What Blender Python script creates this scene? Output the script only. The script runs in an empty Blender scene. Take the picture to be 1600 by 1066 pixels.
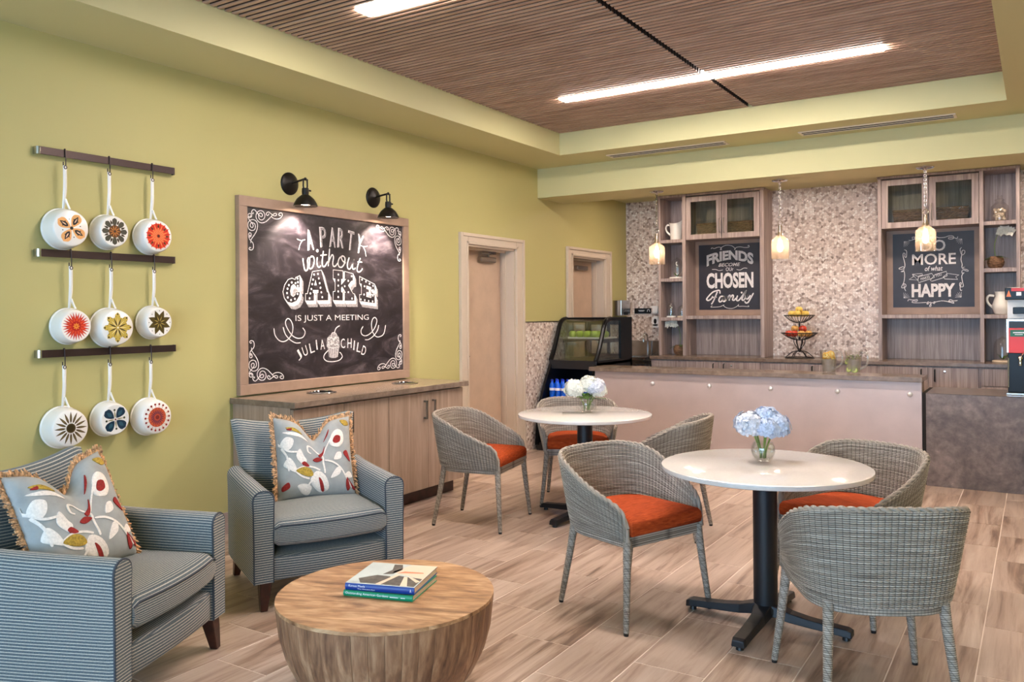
import bpy, bmesh, math, random
from mathutils import Vector, Matrix
R = math.radians
PI = math.pi
sc = bpy.context.scene
col = sc.collection

# ---------------------------------------------------------------- camera
CAM = Vector((4.645, 0.0, 1.48))
yaw, roll = R(32.474), R(-0.4239)
fwd = Vector((-math.sin(yaw), math.cos(yaw), 0)); rt = Vector((math.cos(yaw), math.sin(yaw), 0)); up = Vector((0, 0, 1))
rt2 = rt * math.cos(roll) + up * math.sin(roll); up2 = up * math.cos(roll) - rt * math.sin(roll)
cd = bpy.data.cameras.new('camera'); cam = bpy.data.objects.new('camera', cd); col.objects.link(cam)
cam.matrix_world = Matrix(((rt2.x, up2.x, -fwd.x, CAM.x), (rt2.y, up2.y, -fwd.y, CAM.y), (rt2.z, up2.z, -fwd.z, CAM.z), (0, 0, 0, 1)))
cd.sensor_width = 36; cd.lens = 1293.87 * 36 / 1600; cd.shift_y = -44.3 / 1600; cd.clip_start = .05
sc.camera = cam

# ---------------------------------------------------------------- world, exposure
sc.view_settings.view_transform = 'Standard'; sc.view_settings.look = 'None'; sc.view_settings.gamma = 1
sc.view_settings.use_curve_mapping = False
sc.view_settings.exposure = 0.53
LAMP = 64.0       # radiance of the ceiling fixtures
SKY = 9.8
w = bpy.data.worlds.new('daylight'); sc.world = w; w.use_nodes = True
bg = w.node_tree.nodes['Background']; bg.inputs[0].default_value = (.46, .71, 1.0, 1); bg.inputs[1].default_value = SKY
sc.cycles.use_denoising = True
sc.cycles.max_bounces = 8; sc.cycles.diffuse_bounces = 5; sc.cycles.transparent_max_bounces = 28
sc.cycles.sample_clamp_indirect = 6.0
sc.cycles.caustics_reflective = False; sc.cycles.caustics_refractive = False
for (x0, x1) in ((.6, 2.5), (2.7, 4.6), (4.8, 6.7)):      # sampling portals in the window openings behind the camera
    ld = bpy.data.lights.new('window_portal', 'AREA'); ld.shape = 'RECTANGLE'; ld.size = x1 - x0; ld.size_y = 2.1
    ld.cycles.is_portal = True
    lo = bpy.data.objects.new('window_portal', ld); col.objects.link(lo)
    lo.location = ((x0 + x1) / 2, -2.48, 1.55); lo.rotation_euler = (R(90), 0, 0)

# ---------------------------------------------------------------- colour and material helpers
def lin(c):
    return tuple(((v / 255) / 12.92 if v / 255 <= .04045 else ((v / 255 + .055) / 1.055) ** 2.4) for v in c)
def rgba(c): return lin(c) + (1,)
MATS = {}
class NT:
    def __init__(s, name, rough=.5, metal=0, spec=.5):
        m = bpy.data.materials.new(name); m.use_nodes = True; s.m = m; s.t = m.node_tree; s.n = s.t.nodes; s.l = s.t.links
        s.b = s.n['Principled BSDF']; s.b.inputs['Roughness'].default_value = rough; s.b.inputs['Metallic'].default_value = metal
        s.b.inputs['Specular IOR Level'].default_value = spec; MATS[name] = m
    def node(s, t, **k):
        n = s.n.new(t)
        for a, v in k.items(): setattr(n, a, v)
        return n
    def link(s, a, b): s.l.new(a, b)
    def coords(s, kind='Object', scale=(1, 1, 1), rot=(0, 0, 0), rnd=0.0):
        c = s.node('ShaderNodeTexCoord'); mp = s.node('ShaderNodeMapping')
        mp.inputs['Scale'].default_value = scale; mp.inputs['Rotation'].default_value = rot
        s.link(c.outputs[kind], mp.inputs[0])
        if rnd:
            oi = s.node('ShaderNodeObjectInfo'); ml = s.node('ShaderNodeVectorMath', operation='SCALE')
            cb = s.node('ShaderNodeCombineXYZ')
            for i in range(3): s.link(oi.outputs['Random'], cb.inputs[i])
            s.link(cb.outputs[0], ml.inputs[0]); ml.inputs['Scale'].default_value = rnd
            s.link(ml.outputs[0], mp.inputs['Location'])
        return mp.outputs[0]
    def noise(s, vec, scale=5, detail=4, rough=.55, dist=0):
        n = s.node('ShaderNodeTexNoise'); n.inputs['Scale'].default_value = scale; n.inputs['Detail'].default_value = detail
        n.inputs['Roughness'].default_value = rough; n.inputs['Distortion'].default_value = dist; s.link(vec, n.inputs['Vector']); return n
    def ramp(s, fac, stops, interp='LINEAR'):
        r = s.node('ShaderNodeValToRGB'); r.color_ramp.interpolation = interp
        e = r.color_ramp.elements
        while len(e) < len(stops): e.new(.5)
        for i, (p, c) in enumerate(stops): e[i].position = p; e[i].color = rgba(c)
        s.link(fac, r.inputs[0]); return r.outputs[0]
    def math(s, op, a, b=None, c=None):
        n = s.node('ShaderNodeMath', operation=op)
        for i, v in enumerate((a, b, c)):
            if v is None: continue
            if isinstance(v, (int, float)): n.inputs[i].default_value = v
            else: s.link(v, n.inputs[i])
        return n.outputs[0]
    def mix(s, fac, a, b, blend='MIX'):
        n = s.node('ShaderNodeMix', data_type='RGBA', blend_type=blend)
        if isinstance(fac, (int, float)): n.inputs[0].default_value = fac
        else: s.link(fac, n.inputs[0])
        for i, v in ((6, a), (7, b)):
            if isinstance(v, tuple): n.inputs[i].default_value = rgba(v)
            else: s.link(v, n.inputs[i])
        return n.outputs[2]
    def color(s, c):
        if isinstance(c, tuple): s.b.inputs['Base Color'].default_value = rgba(c)
        else: s.link(c, s.b.inputs['Base Color'])
        return s
    def bump(s, h, strength=.3, dist=.01):
        n = s.node('ShaderNodeBump'); n.inputs['Strength'].default_value = strength; n.inputs['Distance'].default_value = dist
        s.link(h, n.inputs['Height']); s.link(n.outputs[0], s.b.inputs['Normal']); return s

def plain(name, c, rough=.5, metal=0, spec=.5, noise=.0, nscale=40, bump=0):
    t = NT(name, rough, metal, spec)
    if noise:
        n = t.noise(t.coords(), nscale)
        d = tuple(max(0, v * (1 - noise)) for v in c); e = tuple(min(255, v * (1 + noise)) for v in c)
        t.color(t.ramp(n.outputs[0], [(.3, d), (.7, e)]))
        if bump: t.bump(n.outputs[0], bump, .004)
    else: t.color(c)
    return t.m
def emit(name, c, strength):
    t = NT(name); t.color(c); t.b.inputs['Emission Color'].default_value = rgba(c); t.b.inputs['Emission Strength'].default_value = strength; return t.m
def glass(name, tint=(255, 255, 255), gloss=.04, rough=.02, edge=.32):
    t = NT(name); t.n.remove(t.b)
    tr = t.node('ShaderNodeBsdfTransparent'); tr.inputs[0].default_value = rgba(tint)
    gl = t.node('ShaderNodeBsdfGlossy'); gl.inputs['Roughness'].default_value = rough
    lw = t.node('ShaderNodeLayerWeight'); lw.inputs[0].default_value = .35
    f = t.math('ADD', t.math('MULTIPLY', lw.outputs['Facing'], edge), gloss)
    f = t.math('MINIMUM', f, .7)
    mx = t.node('ShaderNodeMixShader'); t.link(f, mx.inputs[0]); t.link(tr.outputs[0], mx.inputs[1]); t.link(gl.outputs[0], mx.inputs[2])
    t.link(mx.outputs[0], t.n['Material Output'].inputs[0]); return t.m

def wood(name, dark, mid, light, scale=(14, 14, 1.2), rough=.45, rnd=7.0, kind='Object', bump=.08, dist=1.2):
    t = NT(name, rough)
    v = t.coords(kind, scale, rnd=rnd)
    n1 = t.noise(v, 1.0, 5, .6, dist); n2 = t.noise(t.coords(kind, tuple(a * 4 for a in scale), rnd=rnd), 1.6, 3, .5, .3)
    f = t.math('ADD', t.math('MULTIPLY', n1.outputs[0], .72), t.math('MULTIPLY', n2.outputs[0], .28))
    t.color(t.ramp(f, [(.34, dark), (.5, mid), (.66, light)])); t.bump(n2.outputs[0], bump, .003)
    return t.m

# paint, stone, laminate ...
def paint(name, c):
    t = NT(name, .55, 0, .35); n = t.noise(t.coords('Object', (220, 220, 220)), 1, 2)
    t.color(c); t.bump(n.outputs[0], .04, .001); return t.m
paint('green_paint', (188, 179, 121))
paint('ceiling_paint', (204, 198, 150))
def mosaic(name):
    t = NT(name, .28, 0, .5)
    v = t.coords('Object', (36, 36, 36))
    vo = t.node('ShaderNodeTexVoronoi', feature='F1'); vo.inputs['Scale'].default_value = 1; vo.inputs['Randomness'].default_value = .85; t.link(v, vo.inputs['Vector'])
    ve = t.node('ShaderNodeTexVoronoi', feature='DISTANCE_TO_EDGE'); ve.inputs['Scale'].default_value = 1; ve.inputs['Randomness'].default_value = .85; t.link(v, ve.inputs['Vector'])
    sp = t.node('ShaderNodeSeparateColor'); t.link(vo.outputs['Color'], sp.inputs[0])
    c = t.ramp(sp.outputs[0], [(0, (140, 118, 106)), (.16, (186, 163, 150)), (.4, (216, 196, 184)), (.75, (232, 216, 205)), (1, (246, 238, 230))])
    e = t.math('GREATER_THAN', ve.outputs['Distance'], .045)
    t.color(t.mix(e, (190, 174, 164), c))
    t.bump(t.math('MINIMUM', ve.outputs['Distance'], .14), .5, .01)
    t.link(t.math('MULTIPLY_ADD', sp.outputs[1], .3, .15), t.b.inputs['Roughness']); return t.m
mosaic('mosaic_tile')
wood('slat_walnut', (150, 114, 94), (184, 148, 126), (208, 174, 152), (1.0, 16, 16), .5, 9)
wood('cabinet_laminate', (146, 122, 105), (167, 142, 124), (183, 158, 140), (18, 18, .9), .42, 5, bump=.03)
wood('hutch_laminate', (130, 112, 108), (164, 146, 140), (192, 175, 168), (26, 26, .8), .42, 6, bump=.03)
wood('mango_wood', (112, 74, 48), (176, 131, 92), (216, 176, 136), (2.0, 8, 6), .42, 9, bump=.08, dist=2.4)
wood('stave_wood', (88, 58, 42), (142, 102, 74), (186, 146, 112), (10, 10, 1.7), .5, 13, bump=.12, dist=1.2)
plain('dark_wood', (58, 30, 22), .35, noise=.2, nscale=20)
def tilemat():
    t = NT('floor_tile', .33, 0, .45)
    v = t.coords('Object', (5.5, .55, 5), rnd=23)
    n = t.noise(v, 1.6, 6, .62, 1.1); n2 = t.noise(t.coords('Object', (34, 1.6, 5), rnd=11), 1.0, 4, .6, .8)
    f = t.math('ADD', t.math('MULTIPLY', n.outputs[0], .68), t.math('MULTIPLY', n2.outputs[0], .32))
    c = t.ramp(f, [(.36, (112, 88, 74)), (.43, (158, 131, 113)), (.52, (188, 164, 147)), (.68, (208, 188, 172))])
    oi = t.node('ShaderNodeObjectInfo')
    t.color(t.mix(t.math('MULTIPLY', oi.outputs['Random'], .32), c, (150, 126, 110)))
    t.link(t.math('MULTIPLY_ADD', n2.outputs[0], .2, .24), t.b.inputs['Roughness']); t.bump(n2.outputs[0], .05, .002)
tilemat()
plain('grout', (226, 210, 196), .8)
def stone(name, cols, scale=3, rough=.3):
    t = NT(name, rough); n = t.noise(t.coords(), scale, 8, .68, .8); n2 = t.noise(t.coords(), scale * 7, 4, .6, .2)
    f = t.math('ADD', t.math('MULTIPLY', n.outputs[0], .65), t.math('MULTIPLY', n2.outputs[0], .35))
    t.color(t.ramp(f, [(.32, cols[0]), (.5, cols[1]), (.64, cols[2]), (.74, cols[3])])); t.bump(n2.outputs[0], .06, .003); return t.m
stone('dark_stone', ((66, 56, 52), (106, 92, 87), (136, 120, 113), (186, 170, 160)), 3.2, .34)
stone('worktop_stone', ((92, 78, 68), (124, 106, 92), (146, 126, 110), (178, 158, 140)), 3.5, .22)
plain('white_quartz', (214, 207, 202), .10, noise=.015, nscale=60)
plain('trim_paint', (206, 190, 172), .4)
plain('baseboard_paint', (176, 156, 148), .45)
plain('door_laminate', (194, 168, 146), .45, noise=.03, nscale=6)
plain('black_metal', (34, 29, 30), .38, .3)
plain('table_base_black', (26, 27, 32), .42, .2)
plain('bronze_black', (30, 25, 22), .42, .5)
plain('rail_bronze', (66, 53, 52), .35, .6)
plain('steel', (190, 186, 182), .22, 1)
plain('bolt_steel', (226, 222, 220), .45, .6)
plain('brushed_nickel', (150, 142, 134), .32, 1)
plain('chrome', (220, 220, 222), .08, 1)
plain('white_enamel', (244, 240, 236), .18)
plain('white_china', (244, 240, 232), .25)
plain('black_gloss', (10, 10, 12), .28, 0, .25)
plain('black_plastic', (20, 20, 23), .4)
plain('white_plastic', (238, 234, 230), .35)
plain('panel_metal', (192, 172, 166), .40, .25, noise=.03, nscale=4)
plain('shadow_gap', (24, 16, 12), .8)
plain('backing_black', (22, 14, 10), .9)
plain('vent_white', (226, 212, 196), .4)
t = NT('chalkboard', .30, 0, .55)
n = t.noise(t.coords('Object', (1, 1.2, 2.6)), 2.2, 7, .68, 1.4)
t.color(t.ramp(n.outputs[0], [(.35, (24, 20, 24)), (.5, (38, 32, 38)), (.62, (66, 58, 64)), (.75, (96, 88, 92))]))
t.link(t.math('MULTIPLY_ADD', n.outputs[0], .3, .22), t.b.inputs['Roughness'])
plain('sign_black', (40, 38, 48), .45, noise=.15, nscale=5)
t = NT('chalk_white', .8); n = t.noise(t.coords('Object', (130, 130, 130)), 1, 3); t.color(t.ramp(n.outputs[0], [(.3, (196, 190, 190)), (.55, (240, 236, 236))]))
plain('chalk_grey', (150, 144, 146), .8, noise=.3, nscale=160)
plain('board_frame', (160, 133, 115), .45, noise=.05, nscale=8)
def stripes():
    t = NT('striped_fabric', .85, 0, .2)
    c = t.node('ShaderNodeTexCoord'); sp = t.node('ShaderNodeSeparateXYZ'); t.link(c.outputs['UV'], sp.inputs[0])
    wv = t.math('FRACT', t.math('MULTIPLY', sp.outputs[1], 84))
    line = t.math('LESS_THAN', wv, .30)
    dash = t.noise(t.coords('UV', (150, 84, 1)), 1, 2)
    f = t.math('MULTIPLY', line, t.math('MULTIPLY_ADD', dash.outputs[0], .9, .35))
    fine = t.noise(t.coords('UV', (260, 260, 1)), 1, 2)
    base = t.ramp(fine.outputs[0], [(.3, (64, 75, 84)), (.7, (106, 116, 122))])
    t.color(t.mix(t.math('MINIMUM', f, 1.0), base, (204, 198, 186))); t.bump(t.math('ADD', line, t.math('MULTIPLY', fine.outputs[0], .6)), .25, .003)
    t.b.inputs['Sheen Weight'].default_value = .15
stripes()
plain('piping', (66, 72, 82), .8)
plain('pillow_fabric', (162, 163, 162), .85, noise=.06, nscale=14)
plain('embroidery_white', (240, 230, 222), .9, noise=.05, nscale=120, bump=.4)
plain('embroidery_red', (146, 34, 30), .9, noise=.15, nscale=120)
plain('embroidery_gold', (168, 138, 52), .9, noise=.2, nscale=120)
plain('fringe_gold', (180, 134, 100), .85, noise=.5, nscale=70)
def wicker():
    t = NT('wicker', .6, 0, .3)
    c = t.node('ShaderNodeTexCoord'); sp = t.node('ShaderNodeSeparateXYZ'); t.link(c.outputs['UV'], sp.inputs[0])
    fu = t.math('SINE', t.math('MULTIPLY', t.math('FRACT', sp.outputs[0]), PI)); fv = t.math('SINE', t.math('MULTIPLY', t.math('FRACT', sp.outputs[1]), PI))
    gap = t.math('MULTIPLY', t.math('MULTIPLY_ADD', t.math('MINIMUM', t.math('MULTIPLY', fu, 2.4), 1.0), .6, .4), t.math('MINIMUM', t.math('MULTIPLY', fv, 1.25), 1.0))
    n = t.noise(t.coords('UV', (.12, 1, 1)), 1, 3)
    base = t.ramp(n.outputs[0], [(.3, (128, 116, 105)), (.5, (166, 154, 141)), (.7, (206, 195, 182))])
    t.color(t.mix(gap, (62, 54, 50), base))
wicker()
t = NT('orange_fabric', .9, 0, .2)
n = t.noise(t.coords('Object', (150, 22, 150)), 1, 3); t.color(t.ramp(n.outputs[0], [(.3, (140, 52, 18)), (.6, (176, 72, 28)), (.8, (196, 94, 44))])); t.bump(n.outputs[0], .5, .004)
glass('clear_glass', gloss=.06, edge=.42); glass('case_glass', (236, 240, 236), .05); glass('water', (246, 248, 246), .02, .02, .15)
glass('pendant_glass', (255, 250, 244), .05, .05, .35)
t = MATS['pendant_glass'].node_tree; mo = t.nodes['Material Output']; old = mo.inputs[0].links[0].from_socket
tl = t.nodes.new('ShaderNodeBsdfTranslucent'); tl.inputs[0].default_value = rgba((255, 240, 226)); ms = t.nodes.new('ShaderNodeMixShader'); ms.inputs[0].default_value = .07
t.links.new(old, ms.inputs[1]); t.links.new(tl.outputs[0], ms.inputs[2]); t.links.new(ms.outputs[0], mo.inputs[0])
def frosted(name, base, k):
    glass(name, *base); t = MATS[name].node_tree; mo = t.nodes['Material Output']; old = mo.inputs[0].links[0].from_socket
    tl = t.nodes.new('ShaderNodeBsdfTranslucent'); df = t.nodes.new('ShaderNodeBsdfDiffuse'); ad = t.nodes.new('ShaderNodeMixShader'); ad.inputs[0].default_value = .5
    tl.inputs[0].default_value = df.inputs[0].default_value = rgba((236, 232, 226)); ms = t.nodes.new('ShaderNodeMixShader'); ms.inputs[0].default_value = k
    t.links.new(tl.outputs[0], ad.inputs[1]); t.links.new(df.outputs[0], ad.inputs[2]); t.links.new(old, ms.inputs[1]); t.links.new(ad.outputs[0], ms.inputs[2]); t.links.new(ms.outputs[0], mo.inputs[0])
frosted('iced_water', ((238, 238, 234), .03, .05, .2), .30); frosted('handle_glass', ((240, 238, 236), .15, .03, .5), .25)
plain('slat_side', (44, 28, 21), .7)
plain('leaf_green', (82, 110, 48), .5, noise=.3, nscale=30)
plain('stem_green', (112, 134, 60), .5)
plain('petal_white', (238, 236, 224), .7, noise=.06, nscale=60)
plain('petal_blue', (196, 206, 228), .7, noise=.1, nscale=45)
plain('petal_lilac', (224, 224, 234), .7, noise=.1, nscale=50)
plain('apple_green', (158, 182, 66), .3, noise=.12, nscale=24)
plain('apple_red', (190, 62, 42), .3, noise=.4, nscale=30)
plain('apple_blush', (222, 160, 90), .3, noise=.25, nscale=30)
plain('pear_yellow', (224, 190, 92), .4, noise=.1, nscale=30)
plain('lemon', (250, 226, 150), .5, noise=.08, nscale=60)
plain('lemon_rind', (240, 180, 50), .5)
plain('lime_flesh', (214, 218, 140), .5, noise=.1, nscale=60)
plain('lime_rind', (110, 140, 40), .5)
plain('herb_green', (96, 112, 30), .6, noise=.3, nscale=60)
t = NT('basket_weave', .8); n = t.noise(t.coords('Object', (30, 30, 90)), 1, 3); t.color(t.ramp(n.outputs[0], [(.3, (84, 58, 40)), (.7, (156, 118, 86))])); t.bump(n.outputs[0], 1, .01)
plain('book_blue', (20, 58, 140), .35); plain('book_green', (10, 138, 96), .35)
plain('page_cream', (226, 206, 180), .8, noise=.06, nscale=200)
plain('cover_grey', (202, 210, 208), .4, noise=.04, nscale=10); plain('cover_dark', (92, 86, 82), .4, noise=.2, nscale=60)
plain('cover_cream', (240, 214, 190), .4); plain('cover_orange', (226, 140, 100), .4)
plain('bottle_blue', (20, 96, 220), .2, noise=.2, nscale=20); plain('bottle_cap', (30, 60, 190), .3); plain('label_white', (236, 236, 240), .5)
plain('brewer_red', (214, 40, 30), .35); plain('brewer_orange', (240, 120, 30), .35); plain('brewer_green', (26, 100, 70), .4); plain('brewer_screen', (170, 190, 60), .3)
emit('fixture_glow', (255, 242, 233), LAMP); emit('downlight_glow', (255, 230, 210), 150); emit('bulb_glow', (255, 222, 190), 60); emit('sconce_glow', (255, 226, 200), 26)
def M(n): return MATS[n]
def tintmat(n, c, rough=.45):
    if n not in MATS: plain(n, c, rough)
    return MATS[n]

# ---------------------------------------------------------------- mesh builder
class MB:
    def __init__(s): s.v = []; s.f = []; s.uv = []; s.mi = []; s.cur = 0
    def add(s, vs, fs, uvs=None, mi=None):
        b = len(s.v); s.v += [tuple(p) for p in vs]
        for i, f in enumerate(fs):
            s.f.append([b + k for k in f]); s.uv.append(uvs[i] if uvs else None); s.mi.append(s.cur if mi is None else mi)
        return s
    def box(s, x0, x1, y0, y1, z0, z1, mi=None):
        v = [(x0, y0, z0), (x1, y0, z0), (x1, y1, z0), (x0, y1, z0), (x0, y0, z1), (x1, y0, z1), (x1, y1, z1), (x0, y1, z1)]
        return s.add(v, [(0, 3, 2, 1), (4, 5, 6, 7), (0, 1, 5, 4), (1, 2, 6, 5), (2, 3, 7, 6), (3, 0, 4, 7)], None, mi)
    def loft(s, rings, close=True, cap0=False, cap1=False, uvs=None, mi=None):
        n = len(rings[0]); vs = [p for r in rings for p in r]; fs = []; uu = [] if uvs else None
        for i in range(len(rings) - 1):
            for j in range(n if close else n - 1):
                k = (j + 1) % n
                fs.append((i * n + j, i * n + k, (i + 1) * n + k, (i + 1) * n + j))
                if uvs: uu.append([uvs(i, j), uvs(i, j + 1), uvs(i + 1, j + 1), uvs(i + 1, j)])
        if cap0: fs.append(tuple(range(n - 1, -1, -1))); uu and uu.append(None)
        if cap1: fs.append(tuple((len(rings) - 1) * n + j for j in range(n))); uu and uu.append(None)
        if uvs and uu and len(uu) < len(fs): uu += [None] * (len(fs) - len(uu))
        return s.add(vs, fs, uu, mi)
    def lathe(s, prof, n=24, c=(0, 0, 0), mi=None, sx=1, sy=1, caps=True):
        rings = [[(c[0] + r * sx * math.cos(2 * PI * j / n), c[1] + r * sy * math.sin(2 * PI * j / n), c[2] + z) for j in range(n)] for r, z in prof]
        return s.loft(rings, True, caps and prof[0][0] > 1e-6, caps and prof[-1][0] > 1e-6, None, mi)
    def frame(s, d):
        d = Vector(d).normalized(); a = Vector((0, 0, 1)) if abs(d.z) < .9 else Vector((1, 0, 0))
        x = d.cross(a).normalized(); return x, d.cross(x).normalized()
    def tube(s, path, r=.01, n=8, closed=False, caps=True, mi=None, flat=1.0, uvs=None):
        P = [Vector(p) for p in path]; m = len(P); rings = []; x = None
        for i, p in enumerate(P):
            if closed: d = P[(i + 1) % m] - P[i - 1]
            else: d = P[min(i + 1, m - 1)] - P[max(i - 1, 0)]
            if d.length < 1e-9: d = Vector((0, 0, 1))
            d.normalize()
            if x is None: x, y = s.frame(d)
            else:
                x = (x - d * x.dot(d)); x = x.normalized() if x.length > 1e-6 else s.frame(d)[0]
            y = d.cross(x); rr = r[i] if isinstance(r, (list, tuple)) else r
            rings.append([p + (x * math.cos(2 * PI * j / n) + y * math.sin(2 * PI * j / n) * flat) * rr for j in range(n)])
        if closed: rings.append(rings[0])
        return s.loft(rings, True, caps and not closed, caps and not closed, uvs, mi)
    def cyl(s, p0, p1, r0, r1=None, n=12, mi=None): return s.tube([p0, p1], [r0, r0 if r1 is None else r1], n, mi=mi)
    def prism(s, poly, h0, h1, fn=None, mi=None):
        n = len(poly); fn = fn or (lambda a, b, h: (a, b, h))
        vs = [fn(a, b, h0) for a, b in poly] + [fn(a, b, h1) for a, b in poly]
        return s.add(vs, [tuple(range(n - 1, -1, -1)), tuple(range(n, 2 * n))] + [(i, (i + 1) % n, n + (i + 1) % n, n + i) for i in range(n)], None, mi)
    def ball(s, c, r, n=14, m=9, sz=(1, 1, 1), mi=None):
        prof = [(max(1e-7, math.sin(PI * i / m)) if 0 < i < m else 0.0, -math.cos(PI * i / m)) for i in range(m + 1)]
        rings = [[(c[0] + r * a * sz[0] * math.cos(2 * PI * j / n), c[1] + r * a * sz[1] * math.sin(2 * PI * j / n), c[2] + r * z * sz[2]) for j in range(n)] for a, z in prof]
        return s.loft(rings, True, False, False, None, mi)
    def grid(s, fn, nu, nv, mi=None, uv=None, closeu=False):
        vs = [fn(i / nu, j / nv) for j in range(nv + 1) for i in range(nu + (0 if closeu else 1))]
        w_ = nu if closeu else nu + 1; fs = []; uu = [] if uv else None
        for j in range(nv):
            for i in range(nu):
                k = (i + 1) % w_ if closeu else i + 1
                fs.append((j * w_ + i, j * w_ + k, (j + 1) * w_ + k, (j + 1) * w_ + i))
                if uv: uu.append([uv(i / nu, j / nv), uv((i + 1) / nu, j / nv), uv((i + 1) / nu, (j + 1) / nv), uv(i / nu, (j + 1) / nv)])
        return s.add(vs, fs, uu, mi)
    def ribbon(s, pts, wd, fn, mi=None, h0=0, h1=.0012, taper=True):
        P = [Vector((a, b)) for a, b in pts]; L = []; m = len(P)
        for i, p in enumerate(P):
            d = P[min(i + 1, m - 1)] - P[max(i - 1, 0)]
            if d.length < 1e-9: d = Vector((1, 0))
            d.normalize(); nn = Vector((-d.y, d.x)); k = wd / 2
            if taper and (i == 0 or i == m - 1): k *= .55
            L.append((p + nn * k, p - nn * k))
        rings = [[fn(a.x, a.y, h0), fn(a.x, a.y, h1), fn(b.x, b.y, h1), fn(b.x, b.y, h0)] for a, b in L]
        return s.loft(rings, True, True, True, None, mi)
    def mesh(s, name, mats, smooth=False, bevel=0, segs=2, merge=False):
        me = bpy.data.meshes.new(name); me.from_pydata(s.v, [], s.f)
        for m in (mats if isinstance(mats, (list, tuple)) else [mats]): me.materials.append(M(m) if isinstance(m, str) else m)
        for p, i in zip(me.polygons, s.mi): p.material_index = i
        ul = me.uv_layers.new(name='UVMap'); d = ul.data
        for p, u in zip(me.polygons, s.uv):
            if u:
                for li, q in zip(p.loop_indices, u): d[li].uv = q
            else:
                nn = p.normal; ax = max(range(3), key=lambda k: abs(nn[k]))
                for li, vi in zip(p.loop_indices, p.vertices):
                    c = s.v[vi]; d[li].uv = (c[1], c[2]) if ax == 0 else ((c[0], c[2]) if ax == 1 else (c[1], c[0]))
        bm = bmesh.new(); bm.from_mesh(me)
        if merge: bmesh.ops.remove_doubles(bm, verts=bm.verts, dist=1e-5)
        bmesh.ops.recalc_face_normals(bm, faces=bm.faces)
        if bevel:
            ed = [e for e in bm.edges if len(e.link_faces) == 2 and e.calc_face_angle(0) > R(30)]
            bmesh.ops.bevel(bm, geom=ed, offset=bevel, segments=segs, affect='EDGES', profile=.5, clamp_overlap=True)
        bm.to_mesh(me); bm.free()
        if smooth:
            me.polygons.foreach_set('use_smooth', [True] * len(me.polygons))
            me.set_sharp_from_angle(angle=R(smooth if smooth is not True else 50))
        return me
    def build(s, name, mats, parent=None, smooth=False, bevel=0, segs=2, merge=False, label=None, cat=None, group=None, kind=None, loc=None, rotz=None):
        o = bpy.data.objects.new(name, s.mesh(name, mats, smooth, bevel, segs, merge)); col.objects.link(o)
        if parent: o.parent = parent
        if loc: o.location = loc
        if rotz is not None: o.rotation_euler.z = rotz
        return tag(o, label, cat, group, kind)

def tag(o, label=None, cat=None, group=None, kind=None):
    if label: o['label'] = label
    if cat: o['category'] = cat
    if group: o['group'] = group
    if kind: o['kind'] = kind
    return o
def thing(name, label, cat, loc=(0, 0, 0), rotz=0, group=None):
    o = bpy.data.objects.new(name, None); col.objects.link(o); o.location = loc; o.rotation_euler = (0, 0, rotz); o.empty_display_size = .1
    return tag(o, label, cat, group)
def inst(src, parent, loc=(0, 0, 0), rot=(0, 0, 0), scale=None, name=None):
    o = bpy.data.objects.new(name or src.name.split('.')[0], src.data); col.objects.link(o)
    if parent: o.parent = parent
    o.location = loc; o.rotation_euler = rot
    if scale: o.scale = scale
    return o
def copy_tree(o, parent=None):
    c = o.copy(); col.objects.link(c); c.parent = parent
    for ch in list(o.children): copy_tree(ch, c)
    return c
def catmull(pts, n=6, closed=False):
    P = [tuple(p) for p in pts]; m = len(P); out = []
    rng = range(m) if closed else range(m - 1)
    for i in rng:
        a, b, c, d = (P[(i - 1) % m] if closed or i > 0 else P[i]), P[i], P[(i + 1) % m], (P[(i + 2) % m] if closed or i + 2 < m else P[min(i + 1, m - 1)])
        for k in range(n):
            t = k / n
            out.append(tuple(.5 * (2 * b[q] + (c[q] - a[q]) * t + (2 * a[q] - 5 * b[q] + 4 * c[q] - d[q]) * t * t + (3 * b[q] - a[q] - 3 * c[q] + d[q]) * t ** 3) for q in range(len(b))))
    if not closed: out.append(P[-1])
    return out
def interp(x, pts):
    for (a, b), (c, d) in zip(pts, pts[1:]):
        if x <= c: return b + (d - b) * (x - a) / (c - a) if c > a else d
    return pts[-1][1]
_tc = {}
def text_geo(s, bold=0.0):
    if (s, bold) in _tc: return _tc[(s, bold)]
    cu = bpy.data.curves.new('lettering', 'FONT'); cu.body = s; cu.offset = bold; cu.resolution_u = 3
    o = bpy.data.objects.new('lettering', cu); col.objects.link(o)
    me = bpy.data.meshes.new_from_object(o.evaluated_get(bpy.context.evaluated_depsgraph_get()))
    vs = [(v.co.x, v.co.y) for v in me.vertices]; fs = [tuple(p.vertices) for p in me.polygons]
    bpy.data.objects.remove(o); bpy.data.curves.remove(cu); bpy.data.meshes.remove(me)
    x0 = min(v[0] for v in vs); x1 = max(v[0] for v in vs); y0 = min(v[1] for v in vs); y1 = max(v[1] for v in vs)
    _tc[(s, bold)] = ([((a - x0) / (x1 - x0), (b - y0) / (y1 - y0)) for a, b in vs], fs); return _tc[(s, bold)]
def text(mb, s, x, y, wd, ht, fn, h=.001, bold=.0, shear=0, rot=0, warp=None, mi=None):
    """flat lettering fitted into wd x ht with its lower left corner at (x, y)"""
    vs, fs = text_geo(s, bold); out = []
    ca, sa = math.cos(rot), math.sin(rot)
    for a, b in vs:
        p, q = a * wd + b * ht * shear, b * ht
        if warp: p, q = warp(p, q, a, b)
        p, q = p * ca - q * sa, p * sa + q * ca
        out.append(fn(x + p, y + q, h))
    return mb.add(out, fs, None, mi)
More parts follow.
